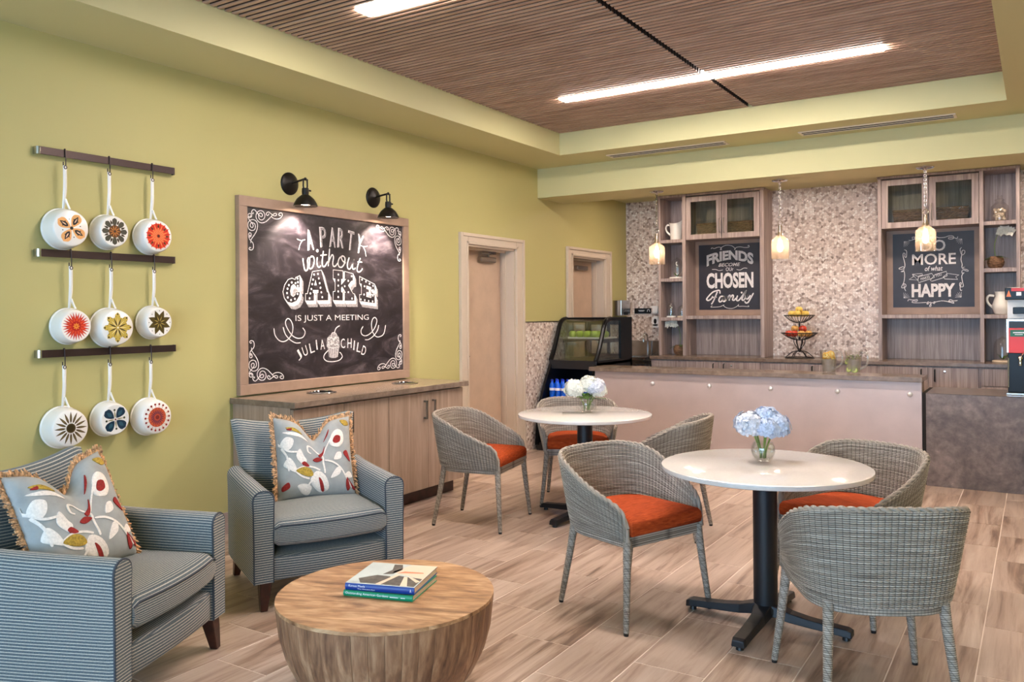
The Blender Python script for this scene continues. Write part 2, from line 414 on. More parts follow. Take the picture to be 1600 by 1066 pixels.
WITHOUT=[[(0.522,0.896),(0.528,0.853),(0.539,0.814),(0.554,0.805),(0.568,0.817),(0.571,0.852),(0.569,0.879),(0.579,0.901),(0.591,0.897),(0.588,0.864),(0.584,0.831),(0.599,0.821),(0.622,0.838),(0.637,0.877),(0.632,0.907),(0.615,0.915),(0.598,0.908)],[(0.669,0.911),(0.664,0.878),(0.67,0.846),(0.686,0.836),(0.706,0.85)],[(0.733,0.964),(0.723,0.909),(0.719,0.865),(0.73,0.843),(0.749,0.849),(0.776,0.884)],[(0.7,0.927),(0.769,0.936)],[(0.798,0.985),(0.792,0.929),(0.782,0.848)],[(0.782,0.862),(0.801,0.907),(0.826,0.939),(0.839,0.92),(0.831,0.875),(0.839,0.851),(0.861,0.854),(0.884,0.878)],[(0.94,0.934),(0.905,0.918),(0.888,0.878),(0.9,0.85),(0.932,0.849),(0.96,0.881),(0.964,0.921),(0.94,0.936),(0.924,0.925),(0.94,0.897),(0.972,0.882)],[(1.013,0.927),(0.992,0.877),(0.996,0.843),(1.02,0.838),(1.049,0.874),(1.07,0.918)],[(1.07,0.918),(1.049,0.863),(1.057,0.837),(1.086,0.847)],[(1.141,0.93),(1.111,0.871),(1.102,0.83),(1.123,0.816),(1.153,0.832),(1.163,0.847)],[(1.107,0.897),(1.162,0.897)]]
WDOT=(0.669,0.961)
ARROWS=[[(0.466,1.036),(0.501,1.027),(0.547,1.037)],[(0.522,1.03),(0.498,1.001),(0.482,0.955)],[(1.227,1.032),(1.189,1.025),(1.145,1.031)],[(1.172,1.025),(1.197,0.992),(1.207,0.946)]]
PARTY=[('A',0.591,1.037,-9),('P',0.728,1.068,-4),('A',0.828,1.073,0),('R',0.92,1.074,4),('T',1.027,1.062,8),('Y',1.131,1.043,13)]
CAKE={'C':[(0.492,0.769),(0.491,0.675),(0.452,0.674),(0.447,0.685),(0.428,0.697),(0.409,0.684),(0.4,0.65),(0.406,0.623),(0.424,0.613),(0.441,0.626),(0.448,0.648),(0.494,0.649),(0.487,0.614),(0.458,0.576),(0.413,0.56),(0.371,0.565),(0.338,0.596),(0.324,0.643),(0.342,0.696),(0.376,0.736),(0.414,0.747),(0.442,0.738),(0.447,0.752)],'A':[(0.615,0.803),(0.711,0.818),(0.77,0.652),(0.783,0.651),(0.782,0.582),(0.66,0.579),(0.661,0.643),(0.672,0.646),(0.672,0.659),(0.624,0.658),(0.624,0.644),(0.635,0.643),(0.634,0.578),(0.542,0.577),(0.543,0.635),(0.562,0.636)],'K':[(0.832,0.825),(0.944,0.821),(0.943,0.751),(0.925,0.749),(0.924,0.716),(0.967,0.751),(0.955,0.75),(0.956,0.818),(1.057,0.802),(1.056,0.741),(1.036,0.738),(1.003,0.706),(1.055,0.643),(1.072,0.642),(1.071,0.581),(0.953,0.58),(0.954,0.649),(0.962,0.651),(0.93,0.69),(0.924,0.682),(0.924,0.656),(0.942,0.651),(0.941,0.581),(0.829,0.582),(0.83,0.656),(0.851,0.658),(0.852,0.75),(0.831,0.751)],'E':[(1.127,0.784),(1.311,0.724),(1.313,0.663),(1.262,0.674),(1.263,0.693),(1.213,0.704),(1.213,0.686),(1.243,0.681),(1.243,0.65),(1.212,0.652),(1.212,0.622),(1.262,0.615),(1.262,0.641),(1.313,0.638),(1.312,0.562),(1.125,0.579),(1.126,0.637),(1.147,0.637),(1.148,0.718),(1.127,0.721)]}
CAKEHOLE=[(0.647,0.741),(0.66,0.698),(0.634,0.697)]
CAKEDOTS=[(0.467,0.744),(0.47,0.717),(0.468,0.689),(0.447,0.709),(0.411,0.713),(0.383,0.693),(0.37,0.666),(0.365,0.635),(0.372,0.603),(0.403,0.584),(0.44,0.593),(0.466,0.63),(0.633,0.779),(0.673,0.785),(0.622,0.74),(0.681,0.751),(0.613,0.706),(0.69,0.715),(0.604,0.669),(0.698,0.68),(0.594,0.636),(0.706,0.646),(0.586,0.599),(0.716,0.609),(0.89,0.788),(0.889,0.744),(0.888,0.701),(0.887,0.656),(0.887,0.612),(1.038,0.78),(0.999,0.742),(0.959,0.698),(0.999,0.652),(1.04,0.602),(1.157,0.756),(1.203,0.742),(1.246,0.725),(1.288,0.709),(1.186,0.703),(1.287,0.674),(1.18,0.636),(1.285,0.629),(1.142,0.596),(1.188,0.59),(1.234,0.584),(1.281,0.581)]
ISJUST=[(0.445,0.417),(1.234,0.411),(0.445,0.461)]
SWIRL=[[(0.241,0.381),(0.251,0.332),(0.288,0.293),(0.333,0.283),(0.378,0.302),(0.413,0.345),(0.418,0.398),(0.395,0.439),(0.368,0.448),(0.349,0.422),(0.364,0.381),(0.409,0.328),(0.463,0.303),(0.518,0.31),(0.539,0.348),(0.515,0.379)],[(0.326,0.388),(0.348,0.335),(0.394,0.293),(0.447,0.269),(0.494,0.269)],[(1.167,0.378),(1.143,0.347),(1.152,0.314),(1.199,0.301),(1.262,0.324),(1.31,0.369),(1.333,0.422),(1.311,0.448),(1.282,0.436),(1.267,0.39),(1.281,0.33),(1.319,0.293),(1.368,0.289),(1.418,0.314),(1.441,0.384)],[(1.355,0.385),(1.339,0.342),(1.29,0.297),(1.232,0.27),(1.189,0.269)],[(0.776,0.201),(0.738,0.172),(0.729,0.142),(0.762,0.118),(0.822,0.111),(0.892,0.118),(0.927,0.144),(0.91,0.173),(0.897,0.18)],[(0.902,0.388),(0.868,0.374),(0.851,0.353),(0.842,0.322)]]
CUP=[[(0.768,0.226),(0.897,0.221),(0.879,0.143),(0.848,0.137),(0.81,0.139),(0.784,0.148)],[(0.76,0.263),(0.777,0.305),(0.816,0.32),(0.868,0.315),(0.894,0.29),(0.897,0.221),(0.828,0.214),(0.764,0.226)],[(0.807,0.317),(0.816,0.332),(0.837,0.336),(0.859,0.328),(0.868,0.309),(0.846,0.288),(0.82,0.292)]]
CUPLINES=[[(0.762,0.229),(0.823,0.216),(0.896,0.223)],[(0.789,0.219),(0.801,0.147)],[(0.81,0.217),(0.818,0.142)],[(0.834,0.216),(0.835,0.139)],[(0.858,0.216),(0.854,0.14)],[(0.88,0.218),(0.871,0.146)]]
JULIA=[('J',0.474,0.178,35),('U',0.537,0.206,22),('L',0.606,0.226,14),('I',0.655,0.247,8),('A',0.715,0.247,5),('C',0.935,0.247,4),('H',1.009,0.247,-2),('I',1.061,0.228,-8),('L',1.117,0.209,-12),('D',1.174,0.181,-20)]
CORNER=[[(0.061,1.194),(0.065,1.186),(0.055,1.183),(0.049,1.193),(0.058,1.208),(0.074,1.212),(0.09,1.201),(0.108,1.184),(0.129,1.169),(0.143,1.174),(0.143,1.187),(0.129,1.194),(0.113,1.186),(0.111,1.165),(0.121,1.149),(0.142,1.147),(0.161,1.161),(0.166,1.185),(0.151,1.207),(0.127,1.211),(0.103,1.2),(0.088,1.175),(0.092,1.151),(0.113,1.131),(0.142,1.126),(0.177,1.139),(0.21,1.166),(0.232,1.187),(0.252,1.202),(0.268,1.205),(0.274,1.195),(0.26,1.187),(0.243,1.188),(0.221,1.199),(0.2,1.209),(0.183,1.201),(0.179,1.188),(0.191,1.183),(0.202,1.191),(0.199,1.197)],[(0.221,1.18),(0.248,1.167),(0.282,1.166),(0.31,1.177),(0.327,1.198),(0.321,1.213),(0.304,1.211),(0.293,1.199),(0.304,1.192),(0.313,1.197)],[(0.037,1.171),(0.042,1.165),(0.035,1.158),(0.022,1.163),(0.02,1.173),(0.03,1.182),(0.045,1.18),(0.051,1.168),(0.042,1.156),(0.029,1.153),(0.019,1.158)],[(0.016,1.16),(0.024,1.144),(0.039,1.129),(0.055,1.114),(0.063,1.1),(0.057,1.087),(0.044,1.088),(0.037,1.1),(0.042,1.115),(0.058,1.12),(0.076,1.113),(0.082,1.095),(0.073,1.073),(0.049,1.065),(0.026,1.074),(0.017,1.094),(0.021,1.119),(0.04,1.137),(0.066,1.142),(0.092,1.13),(0.101,1.105),(0.094,1.071),(0.075,1.04),(0.054,1.015),(0.041,0.996),(0.041,0.977)],[(0.033,1.035),(0.036,1.029),(0.028,1.026),(0.022,1.034),(0.028,1.047),(0.041,1.046),(0.046,1.034),(0.038,1.021),(0.028,1.018),(0.023,1.028),(0.028,1.007),(0.043,0.992),(0.059,0.978),(0.064,0.955),(0.056,0.934),(0.038,0.929),(0.025,0.936),(0.033,0.947),(0.043,0.942)]]
FAMILY=[[(1.292,1.698),(1.288,1.734),(1.265,1.739),(1.2,1.718),(1.144,1.665),(1.12,1.629),(1.144,1.615),(1.181,1.637),(1.2,1.668)],[(1.26,1.726),(1.237,1.672),(1.209,1.609),(1.18,1.565)],[(1.2,1.65),(1.251,1.656)],[(1.329,1.666),(1.297,1.658),(1.278,1.618),(1.291,1.595),(1.319,1.612),(1.342,1.666),(1.328,1.617),(1.342,1.599),(1.365,1.616),(1.383,1.665)],[(1.383,1.665),(1.369,1.607)],[(1.372,1.625),(1.411,1.674),(1.421,1.66),(1.406,1.609)],[(1.41,1.629),(1.447,1.676),(1.462,1.664),(1.451,1.619),(1.473,1.615),(1.492,1.641)],[(1.514,1.672),(1.499,1.623),(1.518,1.607),(1.554,1.64),(1.622,1.736)],[(1.624,1.738),(1.581,1.657),(1.568,1.622),(1.585,1.611),(1.608,1.639),(1.63,1.683)],[(1.63,1.683),(1.617,1.639),(1.639,1.628),(1.674,1.673)],[(1.71,1.699),(1.67,1.629),(1.643,1.586),(1.616,1.579),(1.6,1.6)]]
FDOT=(1.564,1.706)
S1FLOUR=[[(1.181,2.26),(1.195,2.273),(1.223,2.263),(1.269,2.278),(1.306,2.272),(1.315,2.245),(1.301,2.245),(1.315,2.272),(1.37,2.296),(1.442,2.288),(1.487,2.25),(1.478,2.237),(1.501,2.263),(1.55,2.269),(1.603,2.258),(1.657,2.26),(1.657,2.282),(1.643,2.273)],[(1.193,2.002),(1.239,2.001),(1.285,1.986),(1.331,1.993)],[(1.503,1.992),(1.548,1.984),(1.593,2.006),(1.637,2.002)],[(1.194,1.551),(1.173,1.533),(1.199,1.53),(1.291,1.536),(1.342,1.558),(1.337,1.545),(1.382,1.518),(1.446,1.513),(1.5,1.534),(1.527,1.561),(1.522,1.539),(1.58,1.538),(1.651,1.533),(1.642,1.546)]]
S1RECT=[(1.025,2.313),(1.789,2.31),(1.783,1.495),(1.019,1.498)]
S1TXT={'FR':[(1.124,2.064),(1.712,2.072),(1.423,2.101),(1.424,2.222)],'BE':[(1.276,2.033),(1.557,2.031),(1.277,2.08)],'OUR':[(1.369,1.974),(1.469,1.976),(1.37,2.017)],'CH':[(1.121,1.763),(1.71,1.759),(1.123,1.959)]}
S2RECT=[(3.272,2.323),(4.069,2.32),(4.063,1.505),(3.267,1.508)]
S2TXT={'DO':[(3.557,2.12),(3.794,2.116),(3.558,2.24)],'MORE':[(3.465,1.974),(3.893,1.969),(3.466,2.093)],'OF':[(3.587,1.901),(3.766,1.904),(3.588,1.959)],'MK':[(3.553,1.801),(3.647,1.832),(3.553,1.835)],'YOU':[(3.698,1.835),(3.761,1.855),(3.698,1.871)],'HAPPY':[(3.458,1.617),(3.884,1.617),(3.459,1.766)]}
S2FLOUR=[[(3.432,2.251),(3.452,2.246),(3.485,2.258),(3.493,2.28),(3.469,2.281),(3.477,2.258),(3.534,2.264),(3.598,2.269),(3.661,2.266),(3.701,2.277),(3.725,2.262),(3.788,2.263),(3.834,2.278),(3.873,2.267),(3.865,2.242),(3.826,2.244),(3.83,2.261),(3.873,2.254),(3.904,2.244),(3.912,2.265)],[(3.386,2.146),(3.407,2.136),(3.411,2.109),(3.406,2.064),(3.39,2.069),(3.394,2.101),(3.378,2.11),(3.374,2.074),(3.39,2.002),(3.389,1.948),(3.36,1.931),(3.332,1.936),(3.344,1.949),(3.381,1.957),(3.377,1.908),(3.352,1.904),(3.381,1.912),(3.389,1.858),(3.38,1.786),(3.359,1.741),(3.363,1.723),(3.396,1.732),(3.4,1.758),(3.38,1.768),(3.388,1.714),(3.4,1.687)],[(3.949,2.146),(3.934,2.129),(3.938,2.094),(3.953,2.063),(3.976,2.083),(3.976,2.109),(3.953,2.111),(3.949,2.067),(3.941,2.015),(3.952,1.963),(3.948,1.928),(3.979,1.936),(3.952,1.919),(4.001,1.904),(4.005,1.887),(3.955,1.902),(3.951,1.867),(3.971,1.875),(3.947,1.841),(3.955,1.771),(3.962,1.727),(3.931,1.724),(3.928,1.763),(3.943,1.763),(3.931,1.719),(3.935,1.684),(3.95,1.688)],[(3.419,1.574),(3.428,1.592),(3.472,1.587),(3.513,1.59),(3.509,1.573),(3.472,1.578),(3.464,1.56),(3.529,1.555),(3.601,1.558),(3.625,1.544),(3.609,1.54),(3.621,1.567),(3.633,1.553),(3.645,1.562),(3.649,1.518),(3.633,1.518),(3.657,1.557),(3.68,1.544),(3.689,1.566),(3.673,1.557),(3.752,1.574),(3.814,1.564),(3.868,1.546),(3.861,1.563),(3.822,1.568),(3.838,1.586),(3.869,1.572),(3.907,1.576)]]
S2BANNER=[[(3.466,1.873),(3.563,1.877),(3.571,1.861),(3.531,1.853),(3.521,1.809),(3.53,1.778),(3.643,1.815),(3.686,1.831),(3.659,1.876),(3.531,1.843)],[(3.466,1.873),(3.478,1.846),(3.433,1.816),(3.518,1.805)],[(3.643,1.801),(3.658,1.789),(3.769,1.824),(3.808,1.845),(3.801,1.894),(3.691,1.862)],[(3.812,1.87),(3.921,1.85),(3.89,1.832),(3.909,1.803),(3.785,1.811),(3.769,1.833)]]
# ================================================================ THE SETTING
def struct(mb, name, mats, **k): return mb.build(name, mats, kind='structure', **k)
XR, YF, YB = 7.2, -2.4, 10.15
# floor with porcelain tiles laid in a half-offset bond
fl = MB().box(-.2, XR + .2, YF - .2, YB + .2, -.08, -.0015)
floor = struct(fl, 'floor', 'grout')
TW, TL = .307, .606
tile0 = MB().box(-TW / 2 + .0025, TW / 2 - .0025, -TL / 2 + .0025, TL / 2 - .0025, -.012, 0).mesh('tile', 'floor_tile', bevel=.0012, segs=1)
rest = MB(); random.seed(3)
for k in range(-10, 15):
    x = 2.885 + TW * k + TW / 2
    y = (4.74 if k % 2 == 0 else 4.437) - 12 * TL
    while y < YB:
        yc = y + TL / 2
        if x < 4.75 and 1.4 < yc < 8.2:
            o = bpy.data.objects.new('tile', tile0); col.objects.link(o); o.parent = floor; o.location = (x, yc, 0)
            if random.random() < .5: o.rotation_euler.z = PI
        elif YF < yc and x < XR:
            rest.box(x - TW / 2 + .002, x + TW / 2 - .002, yc - TL / 2 + .002, yc + TL / 2 - .002, -.012, 0)
        y += TL
rest.build('outer_tiles', 'floor_tile', floor, kind='stuff')

# left wall with two door openings
CZ = 3.054
DOORS = ((6.493, 7.36), (8.612, 9.485))
wl = MB(); ys = [YF] + [v for d in DOORS for v in d] + [YB + .2]
for a, b in zip(ys[0::2], ys[1::2]): wl.box(-.3, 0, a, b, 0, 3.35)
for a, b in DOORS: wl.box(-.3, 0, a, b, 2.145, 3.35)
wall_left = struct(wl, 'wall_left', 'green_paint')
wb = MB().box(-.3, XR + .2, YB, YB + .2, 0, 3.35)
struct(wb, 'wall_back', 'mosaic_tile')
struct(MB().box(XR, XR + .2, YF, YB + .2, 0, 3.35), 'wall_right', 'green_paint')
wf = MB(); WX = ((.6, 2.5), (2.7, 4.6), (4.8, 6.7))
wf.box(-.3, XR + .2, YF - .2, YF, 0, .5).box(-.3, XR + .2, YF - .2, YF, 2.6, 3.35)
xs = [-.3] + [v for a in WX for v in a] + [XR + .2]
for a, b in zip(xs[0::2], xs[1::2]): wf.box(a, b, YF - .2, YF, .5, 2.6)
struct(wf, 'wall_front', 'green_paint')
for i, (a, b) in enumerate(WX):
    f = MB(); c = (a + b) / 2
    for p, q in ((a, a + .05), (c - .025, c + .025), (b - .05, b)): f.box(p, q, YF - .13, YF - .07, .5, 2.6)
    f.box(a, b, YF - .13, YF - .07, .5, .55).box(a, b, YF - .13, YF - .07, 2.55, 2.6)
    wn = struct(f, 'window_%d' % (i + 1), 'trim_paint')
    for p, q in ((a + .05, c - .025), (c + .025, b - .05)): MB().box(p, q, YF - .102, YF - .098, .55, 2.55).build('pane', 'clear_glass', wn)
# wainscot of mosaic by the second door
wsc = MB().box(0, .012, 7.525, 8.47, 0, 1.372).box(0, .012, 9.69, YB, 0, 1.372)
ws = wsc.build('wainscot', 'mosaic_tile', wall_left)
MB().box(0, .016, 7.525, 8.47, 1.372, 1.382).box(0, .016, 9.69, YB, 1.372, 1.382).build('edge_strip', 'brushed_nickel', wall_left)
# ceiling: soffit band, tray, slats, bar beam
TX0, TX1, TY0, TY1, TZ = .601, 4.45, .5, 7.266, 3.264
ce = MB()
ce.box(-.3, TX0, YF - .2, 7.84, CZ, CZ + .35).box(TX1, XR + .2, YF - .2, 7.84, CZ, CZ + .35)
ce.box(TX0, TX1, YF - .2, TY0, CZ, CZ + .35).box(TX0, TX1, TY1, 7.84, CZ, CZ + .35)
ce.box(-.3, XR + .2, 7.84, 8.445, 2.737, CZ + .35)
ce.box(-.3, XR + .2, 8.445, YB + .2, 2.93, CZ + .35)
ceiling = struct(ce, 'ceiling', 'ceiling_paint')
MB().box(TX0, TX1, TY0, TY1, TZ + .065, TZ + .09).build('tray_backing', 'backing_black', ceiling)
XJ = 2.52; SP = .0515
halves = []
for a, b in ((TX0 + .004, XJ - .02), (XJ + .02, TX1 - .004)):
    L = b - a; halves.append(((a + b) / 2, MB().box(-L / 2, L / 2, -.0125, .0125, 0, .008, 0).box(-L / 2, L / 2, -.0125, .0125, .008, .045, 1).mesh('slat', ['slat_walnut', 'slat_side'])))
FIX = ((1.266, 3.761, 6.125), (1.266, 3.761, 3.68))
nsl = int((TY1 - TY0) / SP)
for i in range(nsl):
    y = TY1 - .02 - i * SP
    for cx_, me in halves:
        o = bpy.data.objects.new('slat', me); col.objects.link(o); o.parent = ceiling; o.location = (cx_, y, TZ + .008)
cr = MB()
for x in (TX0 + .35, XJ, TX1 - .35):
    cr.box(x - .02, x + .02, TY0 + .02, TY1 - .02, TZ + .05, TZ + .064)
cr.build('slat_carrier', 'backing_black', ceiling)
for i, (x0, x1, yc) in enumerate(FIX):
    lab = ['long glowing ceiling light over the bar side of the slatted ceiling', 'glowing ceiling light cut off by the top of the picture', 'long ceiling light behind the viewer near the windows'][i]
    t_ = thing('linear_ceiling_light', lab, 'ceiling light', ((x0 + x1) / 2, yc, TZ + .001), 0, 'linear lights in the slatted ceiling')
    L = (x1 - x0) / 2
    MB().box(-L - .004, L + .004, -.066, .066, .036, .05).build('housing', 'white_plastic', t_)
    MB().box(-L, L, -.062, .062, -.002, .034).build('diffuser', 'fixture_glow', t_)
for i, (x0, x1) in enumerate(((.99, 2.2), (2.86, 4.09))):
    t_ = thing('linear_air_vent', ['white slot air vent in soffit above left pendant lamp', 'white slot air vent in soffit near right end of the tray'][i], 'air vent', ((x0 + x1) / 2, 7.6, CZ), 0, 'slot vents in the soffit')
    L = (x1 - x0) / 2
    fr = MB().box(-L, L, -.08, -.058, -.008, .0).box(-L, L, .058, .08, -.008, .0).box(-L, -L + .02, -.058, .058, -.008, 0).box(L - .02, L, -.058, .058, -.008, 0)
    fr.build('frame', 'vent_white', t_)
    MB().box(-L + .02, L - .02, -.058, .058, -.004, 0).build('dark_slot', 'backing_black', t_)
    for y in (0,): MB().box(-L + .02, L - .02, y - .008, y + .008, -.008, -.004).build('slot_bar', 'vent_white', t_)

# baseboard left of the cabinet
struct(MB().box(0, .02, YF, 3.715, .075, .145).box(0, .024, YF, 3.715, .0, .075).box(0, .02, 5.64, 6.355, .075, .145).box(0, .024, 5.64, 6.355, 0, .075), 'baseboard_left', 'baseboard_paint', bevel=.003)
# doors
def door(i, y0, y1, hand):
    cw = .135 if i == 1 else .14
    cs = MB()
    for a, b, sgn in ((y0 - cw, y0, 1), (y1, y1 + cw + .02, -1)):
        cs.box(0, .02, a, b, 0, 2.145 + .105)
        e0, e1 = (a, a + .035) if sgn > 0 else (b - .035, b)
        cs.box(.02, .034, e0, e1, 0, 2.25)
        m0 = b - .03 if sgn > 0 else a
        cs.box(.02, .027, m0, m0 + .03, 0, 2.175)
    cs.box(0, .02, y0, y1, 2.145, 2.25).box(.02, .034, y0 - cw + .035, y1 + cw - .015, 2.218, 2.25).box(.02, .027, y0 - .03, y1 + .03, 2.145, 2.172)
    d = struct(cs, 'door_%d' % i, 'trim_paint', bevel=.003, segs=1)
    jm = MB().box(-.24, 0, y0 - .001, y0 + .02, 0, 2.145).box(-.24, 0, y1 - .02, y1 + .001, 0, 2.145).box(-.24, 0, y0, y1, 2.125, 2.146)
    jm.box(-.14, -.1, y0 + .02, y0 + .035, 0, 2.125).box(-.14, -.1, y1 - .035, y1 - .02, 0, 2.125).box(-.14, -.1, y0, y1, 2.11, 2.125)
    jm.build('jamb', 'trim_paint', d)
    MB().box(-.215, -.17, y0 + .022, y1 - .022, .008, 2.122).build('door_leaf', 'door_laminate', d, bevel=.002, segs=1)
    yc = y0 + .56 if i == 1 else y0 + .52
    cl = MB().box(-.17, -.115, yc - .14, yc + .14, 2.0, 2.055)
    c = cl.build('door_closer', 'brushed_nickel', d, bevel=.012, segs=2)
    if i == 1:
        a = MB().cyl((-.14, yc + .02, 2.055), (-.14, yc + .02, 2.085), .012).tube([(-.14, yc + .02, 2.082), (-.1, yc - .16, 2.085)], .008, 6).tube([(-.1, yc - .16, 2.085), (-.13, yc + .1, 2.1)], .008, 6)
        a.build('closer_arm', 'brushed_nickel', c); MB().box(-.15, -.1, yc + .04, yc + .1, 2.08, 2.11).build('arm_bracket', 'chrome', c)
    MB().box(-.17, -.165, y0 + .06, y0 + .11, .98, 1.12).cyl((-.165, y0 + .085, 1.05), (-.12, y0 + .085, 1.05), .01).tube([(-.12, y0 + .085, 1.05), (-.12, y0 + .2, 1.05)], .009, 8).build('door_handle', 'steel', d)
door(1, 6.493, 7.36, 1); door(2, 8.612, 9.485, 1)
# ================================================================ LEFT WALL: chalkboard, sconces, pan racks, cabinets
BY0, BY1, BZ0, BZ1 = 3.77, 5.575, .925, 2.30
bd = thing('chalkboard', 'large framed chalkboard with white lettering above the base cabinets', 'chalkboard', (0.002, 0, 0))
fr = MB()
FW = .072
for a in ((BY0, BY1, BZ1 - FW, BZ1), (BY0, BY1, BZ0, BZ0 + FW), (BY0, BY0 + FW, BZ0 + FW, BZ1 - FW), (BY1 - FW, BY1, BZ0 + FW, BZ1 - FW)): fr.box(0, .042, *a)
fr.build('frame', 'board_frame', bd, bevel=.003)
MB().box(.008, .026, BY0 + FW, BY1 - FW, BZ0 + FW, BZ1 - FW).build('slate', 'chalkboard', bd)
def bf(u, v, h): return (.0262 + h, 3.84 + u, 1.0 + v)
letters = MB()
for c, u, v, r in PARTY: text(letters, c, 0, 0, .066 if c in 'APR' else .07, .155, lambda a, b, h, u=u, v=v: bf(u + a, v + b, h), .001, .0, 0, R(-r), warp=lambda p, q, a, b: (p - .034, q - .077))
letters.build('lettering', 'chalk_white', bd, kind='stuff')
inner = MB()
for c, u, v, r in PARTY: text(inner, c, 0, 0, .057 if c in 'APR' else .061, .146, lambda a, b, h, u=u, v=v: bf(u + a + .009, v + b, h), .0016, .0, 0, R(-r), warp=lambda p, q, a, b: (p - .031, q - .073))
inner.build('lettering_shade', 'chalk_grey', bd, kind='stuff')
st = MB()
for s in WITHOUT: st.ribbon(catmull(s, 6), .0105, bf)
st.prism([(WDOT[0] + .012 * math.cos(a * PI / 6), WDOT[1] + .012 * math.sin(a * PI / 6)) for a in range(12)], 0, .0012, bf)
st.build('script_lettering', 'chalk_white', bd, kind='stuff')
ex = MB(); eh = MB(); fc = MB(); ol = MB(); dt = MB()
DX, DY = .034, -.045
def inset(poly, off):
    n = len(poly); out = []
    area = sum(poly[i][0] * poly[(i + 1) % n][1] - poly[(i + 1) % n][0] * poly[i][1] for i in range(n)); sg = 1 if area > 0 else -1
    for i in range(n):
        p0, p1, p2 = (Vector(poly[(i + k) % n]) for k in (-1, 0, 1))
        d1 = (p1 - p0).normalized(); d2 = (p2 - p1).normalized()
        n1 = Vector((-d1.y, d1.x)) * sg; n2 = Vector((-d2.y, d2.x)) * sg; b = n1 + n2
        b = b.normalized() if b.length > .1 else n1
        out.append(tuple(p1 + b * off / max(.45, b.dot(n1))))
    return out
for k, poly in CAKE.items():
    for i in range(1, 9):
        f = i / 8; q = [(a + DX * f, b + DY * f) for a, b in poly]
        (ex if f < .62 else eh).prism(q, .0002, .0010 - .0004 * f, bf)
    ol.prism(poly, .0010, .0013, bf)
    fc.prism(inset(poly, .0045), .0013, .0016, bf)
ex.build('lettering_side', 'chalk_white', bd, kind='stuff'); eh.build('lettering_hatch', 'chalk_grey', bd, kind='stuff')
ol.build('lettering_outline', 'chalk_white', bd, kind='stuff'); fc.build('lettering_face', 'chalkboard', bd, kind='stuff')
for u, v in CAKEDOTS: dt.prism([(u + .0085 * math.cos(a * PI / 5), v + .0085 * math.sin(a * PI / 5)) for a in range(10)], .0016, .0019, bf)
dt.prism(CAKEHOLE, .0016, .0019, bf)
text(dt, 'IS JUST A MEETING', ISJUST[0][0], ISJUST[0][1], ISJUST[1][0] - ISJUST[0][0], .056, bf, .001, -.006)
for c, u, v, r in JULIA: text(dt, c, 0, 0, .046 if c not in 'I' else .012, .075, lambda a, b, h, u=u, v=v: bf(u + a, v + b, h), .001, .0, 0, R(r), warp=lambda p, q, a, b, w=(.023 if c not in 'I' else .006): (p - w, q - .037))
dt.build('lettering', 'chalk_white', bd, kind='stuff')
dr = MB()
for s in SWIRL: dr.ribbon(catmull(s, 6), .0072, bf)
for s in ARROWS: dr.ribbon(catmull(s, 6), .0042, bf)
cf = CORNER; u0, u1, v0, v1 = 0, 1.665, 0, 1.228
for mu in (0, 1):
    for mv in (0, 1):
        for s in cf:
            q = [(max(.006, a) if not mu else u1 - max(.006, a), min(1.216, b) if not mv else v1 - min(1.216, b)) for a, b in s]
            dr.ribbon(catmull(q, 4), .0055, bf)
dr.build('flourish', 'chalk_white', bd, kind='stuff')
cp = MB()
cp.prism(CUP[0], 0, .0008, bf); cp.prism(catmull(CUP[1], 3, True), 0, .001, bf); cp.prism(catmull(CUP[2], 3, True), .001, .0012, bf)
cp.build('cupcake_drawing', 'chalk_grey', bd)
cl = MB()
for s in CUPLINES: cl.ribbon(s, .006, bf, h0=.001, h1=.0016)
random.seed(5)
for i in range(60):
    u = random.uniform(min(p[0] for p in CUP[1]) + .01, max(p[0] for p in CUP[1]) - .01); v = random.uniform(min(p[1] for p in CUP[1]) + .02, max(p[1] for p in CUP[1]) - .02)
    cl.prism([(u + .006 * math.cos(a * PI / 3), v + .004 * math.sin(a * PI / 3)) for a in range(6)], .001, .0015, bf)
cl.ribbon(catmull(CUP[2] + [CUP[2][0]], 4), .005, bf, h0=.0012, h1=.0017)
cl.build('cupcake_lines', 'chalk_white', bd, kind='stuff')

